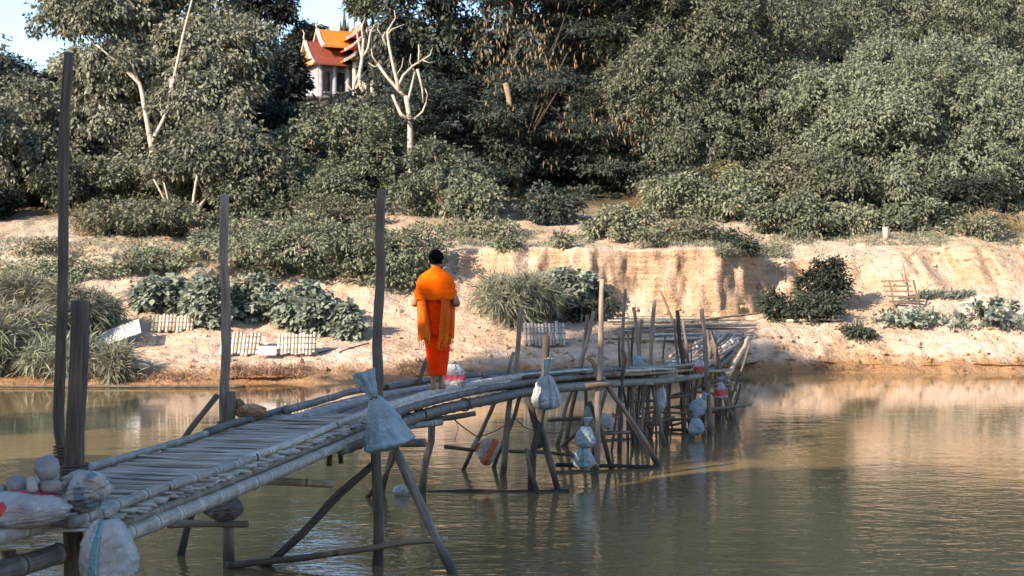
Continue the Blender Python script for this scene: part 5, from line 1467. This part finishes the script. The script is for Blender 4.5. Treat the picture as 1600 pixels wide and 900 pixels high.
def loft(name, rings, nu, mat, parent, fold=0.0, seed=0, hem=0.0, power=2.3):
    """rings (z, half width, half depth, cx, cy)"""
    rings = np.array(rings, float)
    t = np.linspace(0, len(rings) - 1, (len(rings) - 1) * 3 + 1)
    rr = np.stack([np.interp(t, np.arange(len(rings)), rings[:, k]) for k in range(5)], 1)
    a = np.linspace(0, 2 * math.pi, nu, endpoint=False)
    ca = np.sign(np.cos(a)) * np.abs(np.cos(a)) ** (2 / power); sa = np.sign(np.sin(a)) * np.abs(np.sin(a)) ** (2 / power)
    f = 1 + fold * (fbm(np.cos(a)[None, :] * 3 + seed, np.sin(a)[None, :] * 3 + rr[:, 0:1] * 1.6, seed, 3) * 2.2)
    X = rr[:, 1:2] * ca[None, :] * f + rr[:, 3:4]; Y = rr[:, 2:3] * sa[None, :] * f + rr[:, 4:5]
    Z = np.repeat(rr[:, 0:1], nu, 1) + hem * np.sin(a)[None, :] * np.clip(1.4 - rr[:, 0:1], 0, 0.3) / 0.3 + 0.015 * fold / 0.06 * fbm(np.cos(a)[None, :] * 2 + seed, np.sin(a)[None, :] * 2 + 0 * rr[:, 0:1], seed + 3, 2)
    n = len(rr); V = np.stack([X, Y, Z], 2).reshape(-1, 3); Fc = []
    for i in range(n - 1):
        for j in range(nu):
            k = (j + 1) % nu
            Fc.append((i * nu + j, (i + 1) * nu + j, (i + 1) * nu + k, i * nu + k))
    return link_mesh(name, mesh_np(name, V, Fc), mat, parent)

robe = loft('robe', [(1.30, .165, .10, 0, 0), (1.12, .162, .108, 0, 0), (1.0, .16, .11, 0, 0), (.86, .166, .12, 0, 0.01), (.74, .168, .13, 0.005, 0.02), (.69, .168, .134, 0.007, 0.025), (.675, .166, .132, 0.008, 0.03), (.672, .152, .122, 0.01, 0.03),
                     (.57, .144, .16, 0.012, 0.05), (.42, .128, .185, 0.012, 0.075), (.28, .108, .20, 0.01, 0.09), (.215, .100, .20, 0.008, 0.095), (.205, .097, .196, 0.008, 0.095), (.22, .092, .19, 0.008, 0.095), (.35, .105, .17, 0.01, 0.08)], 48, M['robe'], person, 0.075, 5)
shawl = loft('shawl', [(1.485, .050, .055, 0, 0.01), (1.47, .060, .060, 0, 0.01), (1.445, .082, .074, 0, 0.005), (1.415, .135, .092, 0, 0), (1.385, .182, .106, 0, 0), (1.345, .216, .122, 0, 0), (1.30, .236, .132, 0, 0), (1.25, .246, .138, 0, 0), (1.215, .25, .14, 0, 0),
                       (1.205, .250, .141, 0, 0), (1.20, .262, .153, 0, 0), (1.185, .268, .157, 0, 0), (1.15, .270, .156, 0, 0), (1.118, .274, .154, 0, 0), (1.108, .270, .150, 0, 0), (1.115, .258, .138, 0, 0), (1.2, .225, .115, 0, 0)], 64, M['shawl'], person, 0.075, 9, 0.02); shawl.scale = (0.94, 0.94, 1.0)
def panel(name, tl, tr, bl, br, y0, y1, mat, seed, wave=0.018):
    nu, nv = 14, 20; V = []; Fc = []
    for i in range(nv):
        v = i / (nv - 1)
        for j in range(nu):
            u = j / (nu - 1)
            x = (tl[0] * (1 - u) + tr[0] * u) * (1 - v) + (bl[0] * (1 - u) + br[0] * u) * v
            z = (tl[1] * (1 - u) + tr[1] * u) * (1 - v) + (bl[1] * (1 - u) + br[1] * u) * v
            y = y0 * (1 - u) + y1 * u + wave * math.sin(u * 9 + seed) * (0.4 + 0.6 * v) + 0.02 * float(fbm(np.array(u * 3.0 + seed), np.array(v * 2.0), seed, 2))
            V.append((x, y, z))
    for i in range(nv - 1):
        for j in range(nu - 1):
            p = i * nu + j; Fc.append((p, p + nu, p + nu + 1, p + 1))
    o = link_mesh(name, mesh_np(name, V, Fc), mat, person)
    so = o.modifiers.new('thickness', 'SOLIDIFY'); so.thickness = 0.012
    # fringe
    br_ = []
    rng = np.random.default_rng(seed)
    for j in range(0, nu, 2):
        p = np.array(V[(nv - 1) * nu + j])
        br_.append(([p + (0, 0, 0.01), p + np.array([rng.normal() * 0.015, rng.normal() * 0.01, -0.05]), p + np.array([rng.normal() * 0.03, rng.normal() * 0.02, -0.06 - 0.05 * rng.random()])], 0.007, 0.004))
    link_mesh('fringe', multi_tube('fringe', br_, 5), M['fringe'], o)
    return o
M['fringe'] = mat_plain('orange_fringe', (0.75, 0.17, 0.015), 0.8, 0.15, 20)
panel('shawl_end', (-.225, 1.16), (-.115, 1.16), (-.21, .605), (-.03, .65), -0.03, -0.16, M['shawl_end'], 3)
panel('shawl_end', (.10, 1.14), (.185, 1.14), (.055, .59), (.155, .60), -0.16, -0.07, M['shawl_end'], 4)
panel('shawl_end', (.16, 1.12), (.225, 1.12), (.15, .63), (.21, .64), -0.02, 0.05, M['shawl_end'], 5)
# hair cap
nu, nv = 28, 16; V = []; Fc = []
for i in range(nv + 1):
    th = math.pi * 0.70 * i / nv
    for j in range(nu):
        a = 2 * math.pi * j / nu
        front = max(0.0, math.sin(a)); t2 = th * (1 - 0.34 * front)
        k = 1 + 0.012 * math.sin(7 * a + i)
        V.append((0.091 * math.sin(t2) * math.cos(a) * k, 0.020 + 0.103 * math.sin(t2) * math.sin(a) * k, 1.578 + 0.108 * math.cos(t2)))
for i in range(nv):
    for j in range(nu):
        k = (j + 1) % nu; Fc.append((i * nu + j, (i + 1) * nu + j, (i + 1) * nu + k, i * nu + k))
hair = link_mesh('hair', mesh_np('hair', V, Fc), M['hair'], person)
so = hair.modifiers.new('thickness', 'SOLIDIFY'); so.thickness = 0.01

# ---------------------------------------------------------------- trees of the near bank; their shade falls across the bridge
def near_z(x, y): return float(np.interp(y - np.interp(x, [-90, -24, -16, -10, -6, 90], [18, 17.5, 9.5, 3.5, 0, 0]), [-110, -30, -12, -3, 2, 4.5, 9], [9, 7, 4.2, 2.6, 1.3, 0.1, -1.2]))
_near = [(-9.5, 1.0, 7.5, 3.6, 4.2, 'broad shade tree on the near bank closest to the bridge end'),
         (-12.3, 3.0, 8.2, 2.0, 4.6, 'slim shade tree second from the bridge end on the near bank'),
         (-13.9, 4.6, 6.6, 1.5, 3.6, 'low shade tree third from the bridge end on the near bank'),
         (-16.0, 8.5, 9.5, 3.3, 5.8, 'full shade tree fourth from the bridge end on the near bank'),
         (-21.5, 15.5, 15.0, 4.3, 8.0, 'tallest shade tree on the near bank, farthest from the bridge end')]
for i, (x, y, cz, rx, rz, lab) in enumerate(_near):
    rng = np.random.default_rng(700 + i)
    lob = lobes_in(rng, (x, y, cz), rx, rx, rz, 14, 0.36, 0.5)
    tree('shade_tree', lab, 'tree', (x, y, near_z(x, y) - 0.3), lob, 16000 if i < 4 else 24000, M['leaf_olive'], M['bark'], 720 + i, 0.3, group='shade trees on the near bank', clump_r=0.75, per=34, flat=0.7, L=0.5, W=0.28, droop=0.4, up=0.5, outw=0.5, rand=0.7, shell=0.5)
